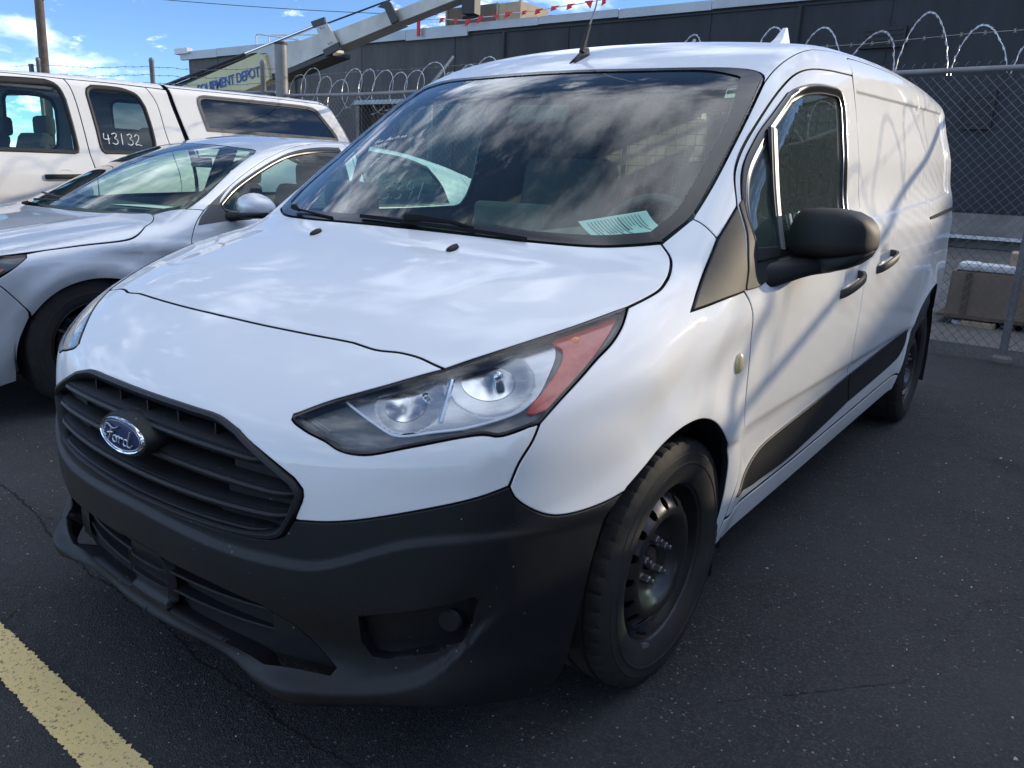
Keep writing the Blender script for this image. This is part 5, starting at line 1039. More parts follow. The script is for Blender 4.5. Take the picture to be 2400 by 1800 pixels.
tp=panel('topper_side',CARW,pk,[[(.765,3.425,1.90),(.765,4.5,1.93),(.765,5.20,1.925)],[(.765,5.20,1.925),(.78,5.31,1.88),(.86,5.47,1.60),(.93,5.60,1.36)],[(.93,5.60,1.36),(.955,3.56,1.30)],[(.955,3.56,1.30),(.913,3.52,1.44),(.87,3.48,1.60),(.829,3.45,1.74),(.765,3.425,1.90)]],(-1,0,-.15),pk_f,'both',sp=.06,gap=.002,e=.006,holes=[pTW],hgap=0,depth=.03)
for s_ in (0,1):
    frame('window_frame',PLATEG,tp[s_],loop(pTW,.04),(-1,0,-.15),pk_f,[(-.012,.001),(-.010,.008),(.006,.008),(.010,.003),(.022,.003),(.024,-.008)],closedprof=False,mirror=s_)
    V,Nn,F=panel_data(pTW,(-1,0,-.15),pk_f,sp=.08,gap=0,e=0,off=-.006,flange=False)
    if s_: V,Nn,F=mirr(V,Nn,F)
    put('window_glass',mesh('window_glass',V,F,DGLASS,Nn),tp[s_])
    sg=-1 if s_ else 1
    b=MB(); b.tube([(sg*.775,4.585,1.845),(sg*.872,4.61,1.535)],.010,6); b.build('window_divider',BLACKG,tp[s_])
panel('roof',CARW,pk,[[(0,1.35,1.85),(.5,1.38,1.85),(.765,1.40,1.86)],[(.765,1.40,1.86),(.765,1.95,1.868),(.785,2.50,1.865),(.785,2.9,1.875),(.785,3.38,1.872)],[(.785,3.38,1.872),(0,3.36,1.93)],[(0,3.36,1.93),(0,1.35,1.85)]],(0,0,-1),pk_f,'join',sp=.08,gap=.002,e=.002)
panel('topper_roof',CARW,pk,[[(0,3.43,1.93),(.765,3.425,1.90)],[(.765,3.425,1.90),(.765,4.5,1.93),(.765,5.20,1.925)],[(.765,5.20,1.925),(.4,5.30,1.95),(0,5.32,1.95)],[(0,5.32,1.95),(0,3.43,1.93)]],(0,0,-1),pk_f,'join',sp=.08,gap=.001,e=.002)
panel('topper_rear',CARW,pk,[[(0,5.32,1.95),(.4,5.30,1.95),(.765,5.20,1.925)],[(.765,5.20,1.925),(.78,5.31,1.88),(.86,5.47,1.60),(.93,5.60,1.36)],[(.93,5.60,1.36),(0,5.72,1.36)],[(0,5.72,1.36),(0,5.32,1.95)]],(0,-1,-.3),pk_f,'join',sp=.08,gap=.001,e=.002)
panel('windscreen',CARG,pk,[[(0,.60,1.24),(.5,.68,1.24),(.9,.85,1.24)],[(.9,.85,1.24),(.765,1.40,1.80)],[(.765,1.40,1.80),(.5,1.38,1.83),(0,1.35,1.84)],[(0,1.35,1.84),(0,.60,1.24)]],(0,.6,-.8),pk_f,'join',sp=.1,gap=.0,e=0,flange=False)
panel('hood',CARW,pk,[[(0,-1.05,1.0),(.5,-1.0,1.0),(.85,-.8,1.0)],[(.85,-.8,1.0),(.9,.2,1.12),(.9,.85,1.2)],[(.9,.85,1.2),(.5,.68,1.22),(0,.60,1.23)],[(0,.60,1.23),(0,-1.05,1.0)]],(0,.1,-1),pk_f,'join',sp=.08,gap=.002,e=.003)
panel('front_end',CARW,pk,[[(0,-1.05,1.0),(.5,-1.0,1.0),(.85,-.8,1.0)],[(.85,-.8,1.0),(.95,-.75,.7),(.95,-.7,.45)],[(.95,-.7,.45),(0,-1.1,.45)],[(0,-1.1,.45),(0,-1.05,1.0)]],(-.3,1,0),pk_f,'join',sp=.08,gap=.002,e=.003)
arf=[(1.0,.15-.46*math.cos(t),.42+.46*math.sin(t)) for t in np.linspace(.1,math.pi-.1,14)]
panel('front_fender',CARW,pk,[[(.85,-.8,1.0),(.9,.2,1.12),(.9,.85,1.2)],[(.9,.85,1.2),(.765,1.40,1.86)],[(.765,1.40,1.86),(.93,1.32,1.33),(.985,1.25,1.15),(1.0,1.22,.9),(.975,1.25,.5)],[(.975,1.25,.5),arf[-1]],arf[::-1],[arf[0],(.95,-.7,.45)],[(.95,-.7,.45),(.95,-.75,.7),(.85,-.8,1.0)]],(-1,.2,-.2),pk_f,'both',sp=.06,gap=.002,e=.003)
arr=[(1.0,4.3-.46*math.cos(t),.42+.46*math.sin(t)) for t in np.linspace(.1,math.pi-.1,14)]
panel('bed_side',CARW,pk,[[(.955,3.53,1.29),(.93,5.62,1.33)],[(.93,5.62,1.33),(.95,5.68,.9),(.93,5.68,.5)],[(.93,5.68,.5),arr[-1]],arr[::-1],[arr[0],(.975,3.50,.5)],[(.975,3.50,.5),(1.0,3.53,.9),(.955,3.53,1.29)]],(-1,-.1,-.1),pk_f,'both',sp=.06,gap=.002,e=.003)
ty3=ty2.copy(); sc.collection.objects.link(ty3); ty3.parent=None; ty3.scale=(1.2,1.2,1.2)
rm3=MB().lathe([(.10,.24),(.105,.235),(.09,.22),(.03,.20),(.04,.12),(.05,.05),(.05,.001)],n=48).build('steel_rim',GALV,None,smooth=True)
simple_wheels(pk,[(.83,.15,1),(-.83,.15,-1),(.83,4.3,1),(-.83,4.3,-1)],.40,[ty3,rm3])
b=MB(); b.box((0,2.3,.46),(1.7,6.3,.12)); b.box((0,.0,.75),(1.2,1.4,.5)); b.build('chassis',DARK,pk)
b=MB(); b.box((0,2.2,.6),(1.8,2.4,.05)); b.box((0,3.42,.95),(1.7,.03,.7)); b.box((0,1.15,1.05),(1.7,.35,.35),bev=.05); b.build('cab_interior',TRIMI,pk)
for s_ in (-1,1): seat(s_*.42,2.05,pk,.28,MATS['seat_cloth']); seat(s_*.42,3.0,pk,.25)
def on_pk(y,z,off):
    P,_=lift(np.array([[1.05,y,z]]),np.array([-1.,0,0]),pk_f,.1); n,_=gradn(P,pk_f); return Vector(P[0]+n[0]*off)
letter('window_number','43132',lambda u,v:on_pk(2.725+u*1.12,1.355+v,-.004),pr_[0],.092,.0042)
pk.location.x=-6.3
# ================================================================ ground
def nodes_mat(name):
    m=bpy.data.materials.new(name); m.use_nodes=True; t=m.node_tree; return m,t,t.nodes['Principled BSDF'],t.nodes.new,t.links.new
def asphalt(name,base,light,cracks=True):
    m,t,b,A,l=nodes_mat(name); tc=A('ShaderNodeTexCoord')
    def noise(sc_,det,ro=.6): n=A('ShaderNodeTexNoise'); n.inputs['Scale'].default_value=sc_; n.inputs['Detail'].default_value=det; n.inputs['Roughness'].default_value=ro; l(tc.outputs['Object'],n.inputs['Vector']); return n.outputs[0]
    def mrange(v,a,b_,c=0,d=1): n=A('ShaderNodeMapRange'); n.inputs[1].default_value=a; n.inputs[2].default_value=b_; n.inputs[3].default_value=c; n.inputs[4].default_value=d; l(v,n.inputs[0]); return n.outputs[0]
    def mix(f,c1,c2):
        n=A('ShaderNodeMix'); n.data_type='RGBA'; 
        for i,c in ((6,c1),(7,c2)):
            if isinstance(c,tuple): n.inputs[i].default_value=(*c,1)
            else: l(c,n.inputs[i])
        l(f,n.inputs[0]); return n.outputs[2]
    vo=A('ShaderNodeTexVoronoi'); vo.inputs['Scale'].default_value=210; l(tc.outputs['Object'],vo.inputs['Vector'])
    cs=A('ShaderNodeSeparateColor'); l(vo.outputs['Color'],cs.inputs[0])
    c=mix(mrange(noise(1.3,6),.3,.7),base,light); agg=mix(mrange(cs.outputs[0],.55,1.0,0,.8),c,tuple(v*2.1 for v in light)); 
    agg=mix(mrange(cs.outputs[1],.991,.998,0,1),agg,(.32,.31,.29))
    dust=mix(mrange(noise(.55,7,.68),.48,.72,0,.60),agg,tuple(v*1.9+.012 for v in light))
    st_=mix(mrange(noise(.9,3,.5),.60,.70,0,.55),dust,tuple(v*.45 for v in base)); 
    fine=mix(mrange(noise(7,5,.7),.35,.65,0,.5),st_,tuple(v*1.25 for v in light)); l(fine,b.inputs['Base Color']); b.inputs['Roughness'].default_value=.86; b.inputs['Specular IOR Level'].default_value=.35
    bp=A('ShaderNodeBump'); bp.inputs['Strength'].default_value=.75; bp.inputs['Distance'].default_value=.004; l(vo.outputs['Distance'],bp.inputs['Height'])
    bp2=A('ShaderNodeBump'); bp2.inputs['Strength'].default_value=.5; bp2.inputs['Distance'].default_value=.01; l(noise(28,6),bp2.inputs['Height']); l(bp.outputs[0],bp2.inputs['Normal']); l(bp2.outputs[0],b.inputs['Normal'])
    return m
ASPH=asphalt('asphalt',(.0155,.0165,.0185),(.038,.038,.039))
def sheet(name,x0,y0,x1,y1,z,m,nx=1,ny=1):
    V=[(x0+(x1-x0)*i/nx,y0+(y1-y0)*j/ny,z) for j in range(ny+1) for i in range(nx+1)]
    o=MB().add(V,[(j*(nx+1)+i,j*(nx+1)+i+1,(j+1)*(nx+1)+i+1,(j+1)*(nx+1)+i) for j in range(ny) for i in range(nx)]).build(name,m); o['kind']='structure'; return o
sheet('parking_lot',-160,-60,160,300,0,ASPH)
YARD=mat('concrete_yard',(.20,.19,.175),.9,nvar=.35,nscale=1.2,bump=.4,bscale=60)
yd=sheet('yard_pavement',-50,6.9,40,21.6,.004,asphalt('yard_asphalt',(.07,.068,.066),(.12,.115,.11)))
# yellow parking stripe with ragged worn edges
YEL,t,bb,A,l=nodes_mat('yellow_line_paint'); tcn=A('ShaderNodeTexCoord')
def _n(s_,d_=6,r_=.7): n=A('ShaderNodeTexNoise'); n.inputs['Scale'].default_value=s_; n.inputs['Detail'].default_value=d_; n.inputs['Roughness'].default_value=r_; l(tcn.outputs['Object'],n.inputs['Vector']); return n.outputs[0]
n_a=_n(110,5); mr=A('ShaderNodeMapRange'); mr.inputs[1].default_value=.57; mr.inputs[2].default_value=.64; l(n_a,mr.inputs[0])
n_b=_n(9,5); mb_=A('ShaderNodeMapRange'); mb_.inputs[1].default_value=.3; mb_.inputs[2].default_value=.7; l(n_b,mb_.inputs[0])
mc=A('ShaderNodeMix'); mc.data_type='RGBA'; mc.inputs[6].default_value=(.88,.66,.26,1); mc.inputs[7].default_value=(.80,.62,.30,1); l(mb_.outputs[0],mc.inputs[0])
md=A('ShaderNodeMix'); md.data_type='RGBA'; l(mc.outputs[2],md.inputs[6]); md.inputs[7].default_value=(.12,.10,.07,1); l(mr.outputs[0],md.inputs[0]); l(md.outputs[2],bb.inputs['Base Color']); bb.inputs['Roughness'].default_value=.85
bu=A('ShaderNodeBump'); bu.inputs['Strength'].default_value=.9; bu.inputs['Distance'].default_value=.003; l(n_a,bu.inputs['Height']); l(bu.outputs[0],bb.inputs['Normal'])
xs=np.arange(-2.6,3.4,.004); V=[]
for i,x in enumerate(xs):
    j=lambda k: (noise.noise(Vector((x*95,k,0)))*.008+noise.noise(Vector((x*22,k,5)))*.006+noise.noise(Vector((x*260,k,2)))*.004)
    V+=[(x,-.160-.035*(x+.36)/1+ (0)+j(1)+.0,.004),(x,-.058-.03*(x+.63)+j(9),.004)]
st=MB().add(V,[(2*i,2*i+2,2*i+3,2*i+1) for i in range(len(xs)-1)]).build('parking_line',YEL); st['kind']='structure'
CRK=mat('crack_fill',(.008,.008,.009),1.0)
CR=[(-1.9,.33),(-1.5,.33),(-1.215,.3),(-1.091,.269),(-.789,.233),(-.681,.221),(-.556,.229),(-.46,.217),(-.342,.228),(-.257,.217),(-.15,.202),(-.07,.184),(-.002,.194),(.083,.187),(.145,.186),(.213,.191),(.285,.173),(.356,.177),(.417,.175),(.6,.19),(.9,.15),(1.3,.2)]
def crack(pts,w,seed):
    rs=random.Random(seed); P=[]
    for (a,b_),(c,d) in zip(pts[:-1],pts[1:]):
        n=max(2,int(math.hypot(c-a,d-b_)/.012))
        for i in range(n): t_=i/n; P.append((a+(c-a)*t_+rs.uniform(-.004,.004),b_+(d-b_)*t_+rs.uniform(-.005,.005)))
    V=[]; 
    for x,y in P: ww=w*rs.uniform(.3,1.2); V+=[(x,y-ww,.0022),(x,y+ww,.0022)]
    o=MB().add(V,[(2*i,2*i+2,2*i+3,2*i+1) for i in range(len(P)-1)]).build('asphalt_crack',CRK); o['kind']='structure'
crack(CR,.0034,3); crack([(-.7,.22),(-.62,.12),(-.66,.02),(-.60,-.05)],.0018,5); crack([(-.15,.2),(-.05,.32),(.02,.45)],.002,8); crack([(-1.2,.3),(-1.0,.5),(-1.05,.8)],.003,9)
crack([(1.05,.9),(1.4,1.3),(1.5,1.9),(1.9,2.4)],.0015,12)
rs=random.Random(4); 
def gravel(n,seed,cols,rng,szr,name,label):
    rs=random.Random(seed); V=[];F=[];mi=[]
    for i in range(n):
        x,y=rng(rs); s_=rs.uniform(*szr)*(1 if rs.random()<.9 else 1.9); k=len(V); a=rs.random()*6.3
        pts=[(math.cos(a+q*2.09+rs.uniform(-.4,.4))*s_*rs.uniform(.6,1.2),math.sin(a+q*2.09)*s_*rs.uniform(.5,1.1)) for q in range(3)]
        V+=[(x+p,y+q,.0005) for p,q in pts]+[(x+p*.5,y+q*.5,s_*rs.uniform(.5,1.0)) for p,q in pts]; F+=[(k,k+1,k+4,k+3),(k+1,k+2,k+5,k+4),(k+2,k,k+3,k+5),(k+3,k+4,k+5)]
    o=MB().add(V,F).build(name,cols); return tag(o,label,'gravel',kind='stuff')
gravel(420,1,mat('pale_grit',(.55,.54,.51),.9),lambda r:(r.uniform(-2.2,2.6),r.gauss(.1,.55)+.2),(.0012,.0032),'loose_grit','pale loose grit scattered over the dark asphalt in front of the van')
gravel(500,2,mat('dark_grit',(.10,.10,.10),.9),lambda r:(r.uniform(.8,3.2),r.uniform(-.3,6)),(.002,.004),'dark_grit','dark loose grit scattered over the asphalt beside the van')
gravel(120,6,MATS['pale_grit'],lambda r:(r.uniform(.9,2.4),r.uniform(.1,5)),(.002,.0045),'white_grit','white grit on the asphalt along the side of the van')
# ================================================================ chain-link fence behind the van
FY=6.3; FX0,FX1,FZ=-7.7,7.5,2.15
fence=root('chain_link_fence',(0,FY,0),'galvanised chain-link fence with razor coil on top, right behind the parked vehicles','fence')
for x in (1.14,-1.9,-4.95,4.2,7.2):
    MB().tube([(x,FY+.035,0),(x,FY+.035,FZ+.02)],.030,14).build('fence_post',GALVP,fence,smooth=True)
    b=MB(); b.tube([(x,FY+.035,FZ+.0),(x,FY+.05,FZ+.07),(x+.02,FY+.40,FZ+.42)],.018,6,rs=[.026,.020,.015]); b.box((x,FY+.035,FZ+.01),(.07,.08,.07),bev=.01); b.build('post_arm',GALV,fence,smooth=True,angle=50)
    for z in (.35,.95,1.5,1.95):
        b=MB(); b.tube([(x+.034*math.cos(t),FY+.035+.034*math.sin(t),z+.01*math.sin(t)) for t in np.linspace(0,2*math.pi,14,endpoint=False)],.0025,5,closed=True); b.tube([(x+.03,FY,z),(x+.075,FY-.01,z+.02)],.0025,5); b.build('tie_wire',GALV,fence,smooth=True)
    b=MB(); b.lathe([(.0,.075),(.03,.07),(.045,.05),(.05,.03)],c=(x,FY+.035,0),ax='z',n=16); b.build('post_footing',YARD,fence,smooth=True)
xx=np.linspace(FX0,FX1,60); MB().tube([(x,FY,FZ+.012*math.sin(x*1.3)) for x in xx],.0205,10).build('top_rail',GALVP,fence,smooth=True)
b=MB(); b.tube([(-7.62,FY,0),(-7.62,FY,2.80)],.082,20); b.add(*loft([(0,0,0,.001,.001)],4)) if False else None; b.build('gate_post',GALVP,fence,smooth=True)
MB().tube([(-7.62,FY,2.79),(-7.62,FY,2.82),(-7.62,FY,2.835)],.085,20,rs=[.088,.084,.05]).build('post_cap',RUST,fence,smooth=True)
# link fabric: woven diagonals
b=MB(); H=FZ-.04; st_=.0735; rs=random.Random(2)
def zig(x0,dir_):
    # one wire climbing, clipped to the panel; gentle weave in y
    n=int(H/.0745); P=[]
    for k in range(0,n+1):
        z=.03+k*.0745; x=x0+dir_*k*.0735
        if FX0<x<FX1: P.append((x+.006*math.sin(z*5+x),FY+.004*dir_+.010*math.sin(x*2.1+z*1.7),z))
    return P
for i in range(int((FX1-FX0+2.3)/st_)+1):
    for dir_ in (1,-1):
        x0=(FX0-2.1 if dir_>0 else FX0)+i*st_; P=zig(x0,dir_)
        if len(P)>1: b.tube(P,.0021,3,cap=False)
o=b.build('link_fabric',LINKM,fence,smooth=True,fix=False); o['kind']='stuff'
b=MB()
for i in range(int((FX1-FX0)/st_)): 
    x=FX0+i*st_; b.tube([(x-.010,FY,FZ-.01),(x,FY-.01,FZ+.045),(x+.012,FY+.004,FZ+.065)],.0021,3,cap=False); b.tube([(x,FY,.05),(x+.012,FY-.012,.012)],.0021,3,cap=False)
o=b.build('fabric_knuckles',LINKM,fence,fix=False); o['kind']='stuff'
def barbwire(name,P,parent,r=.0022,step=.13,m=GALV):
    b=MB(); b.tube(P,r,4,cap=False); P=[Vector(p) for p in P]
    for a,c in zip(P[:-1],P[1:]):
        L=(c-a).length; k=int(L/step)
        for i in range(k):
            q=a.lerp(c,(i+.5)/max(k,1)); 
            b.tube([q+Vector((-.006,0,-.018)),q+Vector((.006,.004,.018))],.0018,3,cap=False); b.tube([q+Vector((.008,.012,-.012)),q+Vector((-.004,-.012,.012))],.0018,3,cap=False)
    return b.build(name,m,parent,fix=False)
barbwire('barbed_wire',[(x,FY+.25,FZ+.30+.012*math.sin(x*2.7)-.02*math.sin((x-1.14)*math.pi/3.04)**2) for x in np.linspace(FX0,FX1,40)],fence)
barbwire('barbed_wire',[(x,FY+.36,FZ+.42) for x in np.linspace(FX0,FX1,30)],fence) if False else None
# razor coil: several stretched loops, each a flat ribbon with barbs
def razor_loop(xc,rad,zc,lean,parent,sx=.30,seed=0,arch=False):
    rs=random.Random(seed); n=40; P=[]
    for i in range(n+1):
        t=-.5*math.pi+2*math.pi*i/n; 
        if arch: t=math.pi*i/n; P.append((xc-.19*math.cos(t)*(1.0-.25*math.sin(t))+.05*math.sin(seed*1.9)*math.sin(t)+.004*rs.uniform(-1,1),FY+.06+.10*math.sin(t+lean),2.13+(rad+.13+.05*math.sin(seed*2.6))*math.sin(t)**.85))
        else: P.append((xc+sx*(i/n-.5)*1.0+rad*.92*math.cos(t),FY+.06+rad*.55*math.sin(t+lean)*.5+.05,zc+rad*math.sin(t)))
    b=MB(); b.tube(P,.0036,5); 
    for i in range(1,n,3):
        q=Vector(P[i]); tg=(Vector(P[min(i+1,n)])-Vector(P[i-1])).normalized(); sd_=tg.cross(Vector((0,1,0))).normalized()
        for sg in (-1,1): b.add([q-tg*.008,q+tg*.008,q+tg*.020*sg+sd_*.008,q-tg*.003+sd_*.006],[(0,1,2,3)]); b.add([q-tg*.008,q+tg*.008,q-tg*.020*sg-sd_*.008,q-tg*.003-sd_*.006],[(0,1,2,3)])
    o=b.build('razor_coil_loop',RAZOR,parent,smooth=False,fix=False); return o
x=-7.45; i=0
while x<7.3:
    razor_loop(x,.235+.03*math.sin(i*2.3)+(.05 if x>-1.5 else 0),2.20+.05*math.sin(i*1.7)+(-.06 if i%5==3 and x<-4 else 0)+(.04 if x>-1.5 else 0),.3*math.sin(i),fence,.22+.1*math.sin(i*1.1),i,x>-2.6); x+=.27 if x<-2.6 else .40; i+=1
# ---------------------------------------------------------------- left fence run with barbed wires
f2=root('barbed_wire_fence',(-11,FY,0),'tall barbed-wire fence run with thin steel posts, left of the thick gate post','fence')
for x,zt in ((-8.02,2.60),(-10.83,2.76),(-14.7,2.95),(-18.5,3.1)):
    b=MB(); b.tube([(x,FY,0),(x,FY,zt-.04),(x,FY,zt-.03),(x,FY,zt+.01),(x,FY,zt+.03)],.036,12,rs=[.036,.036,.042,.036,.01]); b.build('fence_post',GALVP,f2,smooth=True)
b=MB(); b.box((-15.0,FY,2.6),(.10,.05,.55)); b.build('sign_stub',BLACKP,f2)
for z0,z1 in ((2.50,2.87),(2.40,2.72),(2.31,2.57)):
    P=[]
    for x in np.linspace(-7.75,-19,46): t_=(-7.75-x)/11.25; P.append((x,FY,z0+(z1-z0)*t_*1.5-.03*math.sin(t_*math.pi*3.4)**2+.008*math.sin(x*9)))
    barbwire('barbed_wire',P,f2,.0035,.16,GALVP)
MB().tube([(-7.75,FY,2.20),(-19,FY,2.42)],.022,8).build('top_rail',GALVP,f2,smooth=True)
# ================================================================ warehouse
BX0,BX1,BY,BH=-35.6,34,22.3,6.22
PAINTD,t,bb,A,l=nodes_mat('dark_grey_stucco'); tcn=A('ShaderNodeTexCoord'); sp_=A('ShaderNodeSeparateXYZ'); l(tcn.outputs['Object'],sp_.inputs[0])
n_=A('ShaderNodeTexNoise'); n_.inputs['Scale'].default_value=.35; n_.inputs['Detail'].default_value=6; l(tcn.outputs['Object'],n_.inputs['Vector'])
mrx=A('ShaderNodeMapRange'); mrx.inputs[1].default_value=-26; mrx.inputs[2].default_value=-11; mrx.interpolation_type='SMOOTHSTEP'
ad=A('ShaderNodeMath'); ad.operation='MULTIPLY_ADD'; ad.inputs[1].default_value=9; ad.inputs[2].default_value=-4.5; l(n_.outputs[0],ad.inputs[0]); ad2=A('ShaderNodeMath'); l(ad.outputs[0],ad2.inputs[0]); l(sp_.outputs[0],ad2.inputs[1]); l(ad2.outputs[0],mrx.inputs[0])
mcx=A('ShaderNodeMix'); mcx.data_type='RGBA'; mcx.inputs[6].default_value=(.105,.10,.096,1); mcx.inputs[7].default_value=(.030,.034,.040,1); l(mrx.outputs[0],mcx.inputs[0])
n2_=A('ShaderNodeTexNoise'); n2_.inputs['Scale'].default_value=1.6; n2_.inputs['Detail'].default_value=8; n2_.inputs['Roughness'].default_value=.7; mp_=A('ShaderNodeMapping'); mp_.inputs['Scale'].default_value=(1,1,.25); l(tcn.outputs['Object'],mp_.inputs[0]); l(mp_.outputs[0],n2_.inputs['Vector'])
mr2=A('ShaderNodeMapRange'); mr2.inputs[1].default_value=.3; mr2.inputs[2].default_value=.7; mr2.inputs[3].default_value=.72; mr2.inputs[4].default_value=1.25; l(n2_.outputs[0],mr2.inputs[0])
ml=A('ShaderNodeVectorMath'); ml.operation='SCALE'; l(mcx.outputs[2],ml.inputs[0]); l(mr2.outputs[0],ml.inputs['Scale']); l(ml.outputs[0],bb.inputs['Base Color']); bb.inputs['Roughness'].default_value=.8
bp_=A('ShaderNodeBump'); bp_.inputs['Strength'].default_value=.3; n3_=A('ShaderNodeTexNoise'); n3_.inputs['Scale'].default_value=25; l(tcn.outputs['Object'],n3_.inputs['Vector']); l(n3_.outputs[0],bp_.inputs['Height']); l(bp_.outputs[0],bb.inputs['Normal'])
FLASH=mat('metal_flashing',(.40,.42,.44),.45,.4,nvar=.2,nscale=.8)
CONC=mat('weathered_concrete',(.26,.245,.22),.9,nvar=.4,nscale=2.5,bump=.4,bscale=40)
BROWN=mat('brown_steel_door',(.10,.055,.035),.7,nvar=.4,nscale=4)
WHT=mat('white_pvc',(.72,.73,.74),.5,nvar=.15,nscale=3)
bld=root('warehouse',(0,BY,0),'long low dark grey warehouse with a pale metal roof edge behind the razor-wire fence','building')
DX0,DX1,DZ=-23.5,-20.7,3.80
b=MB()
def wq(x0,x1,z0,z1,y=BY): b.add([(x0,y,z0),(x1,y,z0),(x1,y,z1),(x0,y,z1)],[(0,1,2,3)])
wq(BX0,DX0,0,BH); wq(DX0,DX1,DZ,BH); wq(DX1,BX1,0,BH)
b.add([(DX0,BY,0),(DX0,BY+.5,0),(DX0,BY+.5,DZ),(DX0,BY,DZ),(DX1,BY,0),(DX1,BY+.5,0),(DX1,BY+.5,DZ),(DX1,BY,DZ)],[(0,1,2,3),(4,7,6,5),(3,2,6,7)])
b.add([(BX0,BY,0),(BX0,BY+18,0),(BX0,BY+18,BH),(BX0,BY,BH),(BX1,BY,0),(BX1,BY+18,0),(BX1,BY+18,BH),(BX1,BY,BH)],[(0,3,2,1),(4,5,6,7),(1,2,6,5)])
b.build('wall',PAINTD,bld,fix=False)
b=MB(); b.box(((BX0+BX1)/2,BY+9,BH+.02),(BX1-BX0-.4,17.6,.08)); b.build('roof',CONC,bld)
# flashing in sections with uneven lower edge
x=BX0-.5; k=0
while x<BX1+.4:
    L=3.05; lo=BH-.08-(.11 if x<-19.5 else .0)+.025*math.sin(k*2.1); hi=BH+.17+.012*math.sin(k*1.3)
    b=MB(); b.box((x+L/2,BY-.06,(lo+hi)/2),(L-.012,.16,hi-lo)); b.box((x+L/2,BY+.18,hi-.01),(L-.012,.5,.03)); b.build('roof_flashing',FLASH,bld); x+=L; k+=1
b=MB(); b.box((BX0-.25,BY-.1,BH+.20),(1.1,.3,.26)); b.build('gutter_end',WHT,bld)
b=MB(); b.box((0,BY-.02,BH-.16),(BX1-BX0,.06,.05)); b.box((-1,BY-.05,.86),(BX1-BX0-4,.06,.10)); b.build('shadow_trim',BLACKP,bld)
b=MB(); b.box((10,BY-.10,.42),(48,.22,.84)); b.build('foundation_plinth',CONC,bld)
b=MB(); b.box((8.0,BY-.42,.27),(25,.35,.07)); 
for xx_ in np.arange(-3.5,20,1.9): b.box((xx_,BY-.36,.13),(.14,.14,.24))
b.build('white_conduit',WHT,bld)
for x in np.arange(BX0+2.4,BX1,4.9):
    b=MB(); b.box((x,BY-.012,BH/2),(.035,.03,BH-.3)); b.build('wall_joint',PAINTD,bld)
b=MB(); b.box(((DX0+DX1)/2,BY-.05,DZ+.06),(DX1-DX0+.5,.14,.16)); b.build('door_lintel',FLASH,bld)
for x in (DX0-.09,DX1+.09): MB().box((x,BY-.03,DZ/2),(.18,.10,DZ)).build('door_jamb',CONC,bld)
dr=MB().box(((DX0+DX1)/2,BY+.42,DZ/2),(DX1-DX0,.06,DZ)).build('loading_door',BROWN,bld)
for x in np.linspace(DX0+.2,DX1-.2,9): MB().box((x,BY+.36,DZ/2),(.05,.04,DZ-.1)).build('door_rib',RUST,bld)
MB().box((DX1-.45,BY+.30,1.9),(.75,.05,3.6)).build('door_leaf',mat('tan_door',(.22,.13,.085),.7,nvar=.3,nscale=3),bld)
for x in (-27.5,-16.2,-6.1,3.4):
    b=MB(); b.tube([(x,BY-.09,BH-.2),(x,BY-.09,.5),(x,BY-.25,.35)],.055,8); b.build('downpipe',PAINTD,bld,smooth=True)
for x,z,w_,h_ in ((-13.2,4.9,.9,.6),(-9.0,4.7,.5,.7),(-1.4,3.3,.6,.9),(-3.9,5.1,1.1,.5)):
    f_=MB().box((x,BY-.06,z),(w_,.12,h_)).build('wall_vent',FLASH if x<-12 else BLACKP,bld)
    for k in range(4): MB().box((x,BY-.13,z-h_*.35+h_*.23*k),(w_*.86,.03,.04)).build('vent_louvre',BLACKP,f_)
b=MB(); b.tube([(-13.2,BY-.08,4.6),(-13.2,BY-.08,2.4),(-9.0,BY-.08,2.4),(-9.0,BY-.08,4.3)],.025,6); b.build('electric_conduit',GALVP,bld,smooth=True)
b=MB(); b.tube([(-31.3,BY+.8,6.2),(-31.3,BY+.8,6.98),(-31.2,BY+.8,7.05),(-28.2,BY+.8,6.62)],.035,8); b.tube([(-30.9,BY+1.2,6.2),(-30.9,BY+1.2,6.98),(-30.8,BY+1.2,7.05),(-27.4,BY+1.2,6.85)],.035,8); b.tube([(-31.3,BY+.8,6.47),(-28.5,BY+.8,6.45)],.03,6); b.build('roof_handrail',WHT,bld,smooth=True)
# plywood crate on the roof
PLY=mat('plywood',(.46,.36,.24),.8,nvar=.3,nscale=2.2,vcol=(.34,.26,.17)); PLYD=mat('weathered_board',(.16,.12,.09),.85,nvar=.4,nscale=2)
cr_=root('roof_crate',(-19.5,25.2,6.3),'pale plywood crate standing on the warehouse roof behind the pennants','crate')
b=MB(); b.box((-20.0,25.9,6.95),(2.6,1.8,1.42)); b.build('side_boards',PLYD,cr_); b=MB(); b.box((-18.13,25.9,6.93),(1.1,1.84,1.40)); b.build('end_panel',PLY,cr_)
for x in (-18.68,-17.6,-21.3): MB().box((x,24.96,6.95),(.07,.06,1.46)).build('batten',PLY,cr_)
b=MB(); b.box((-20.0,24.98,7.25),(.9,.04,.12)); b.build('handle_slot',DARK,cr_)
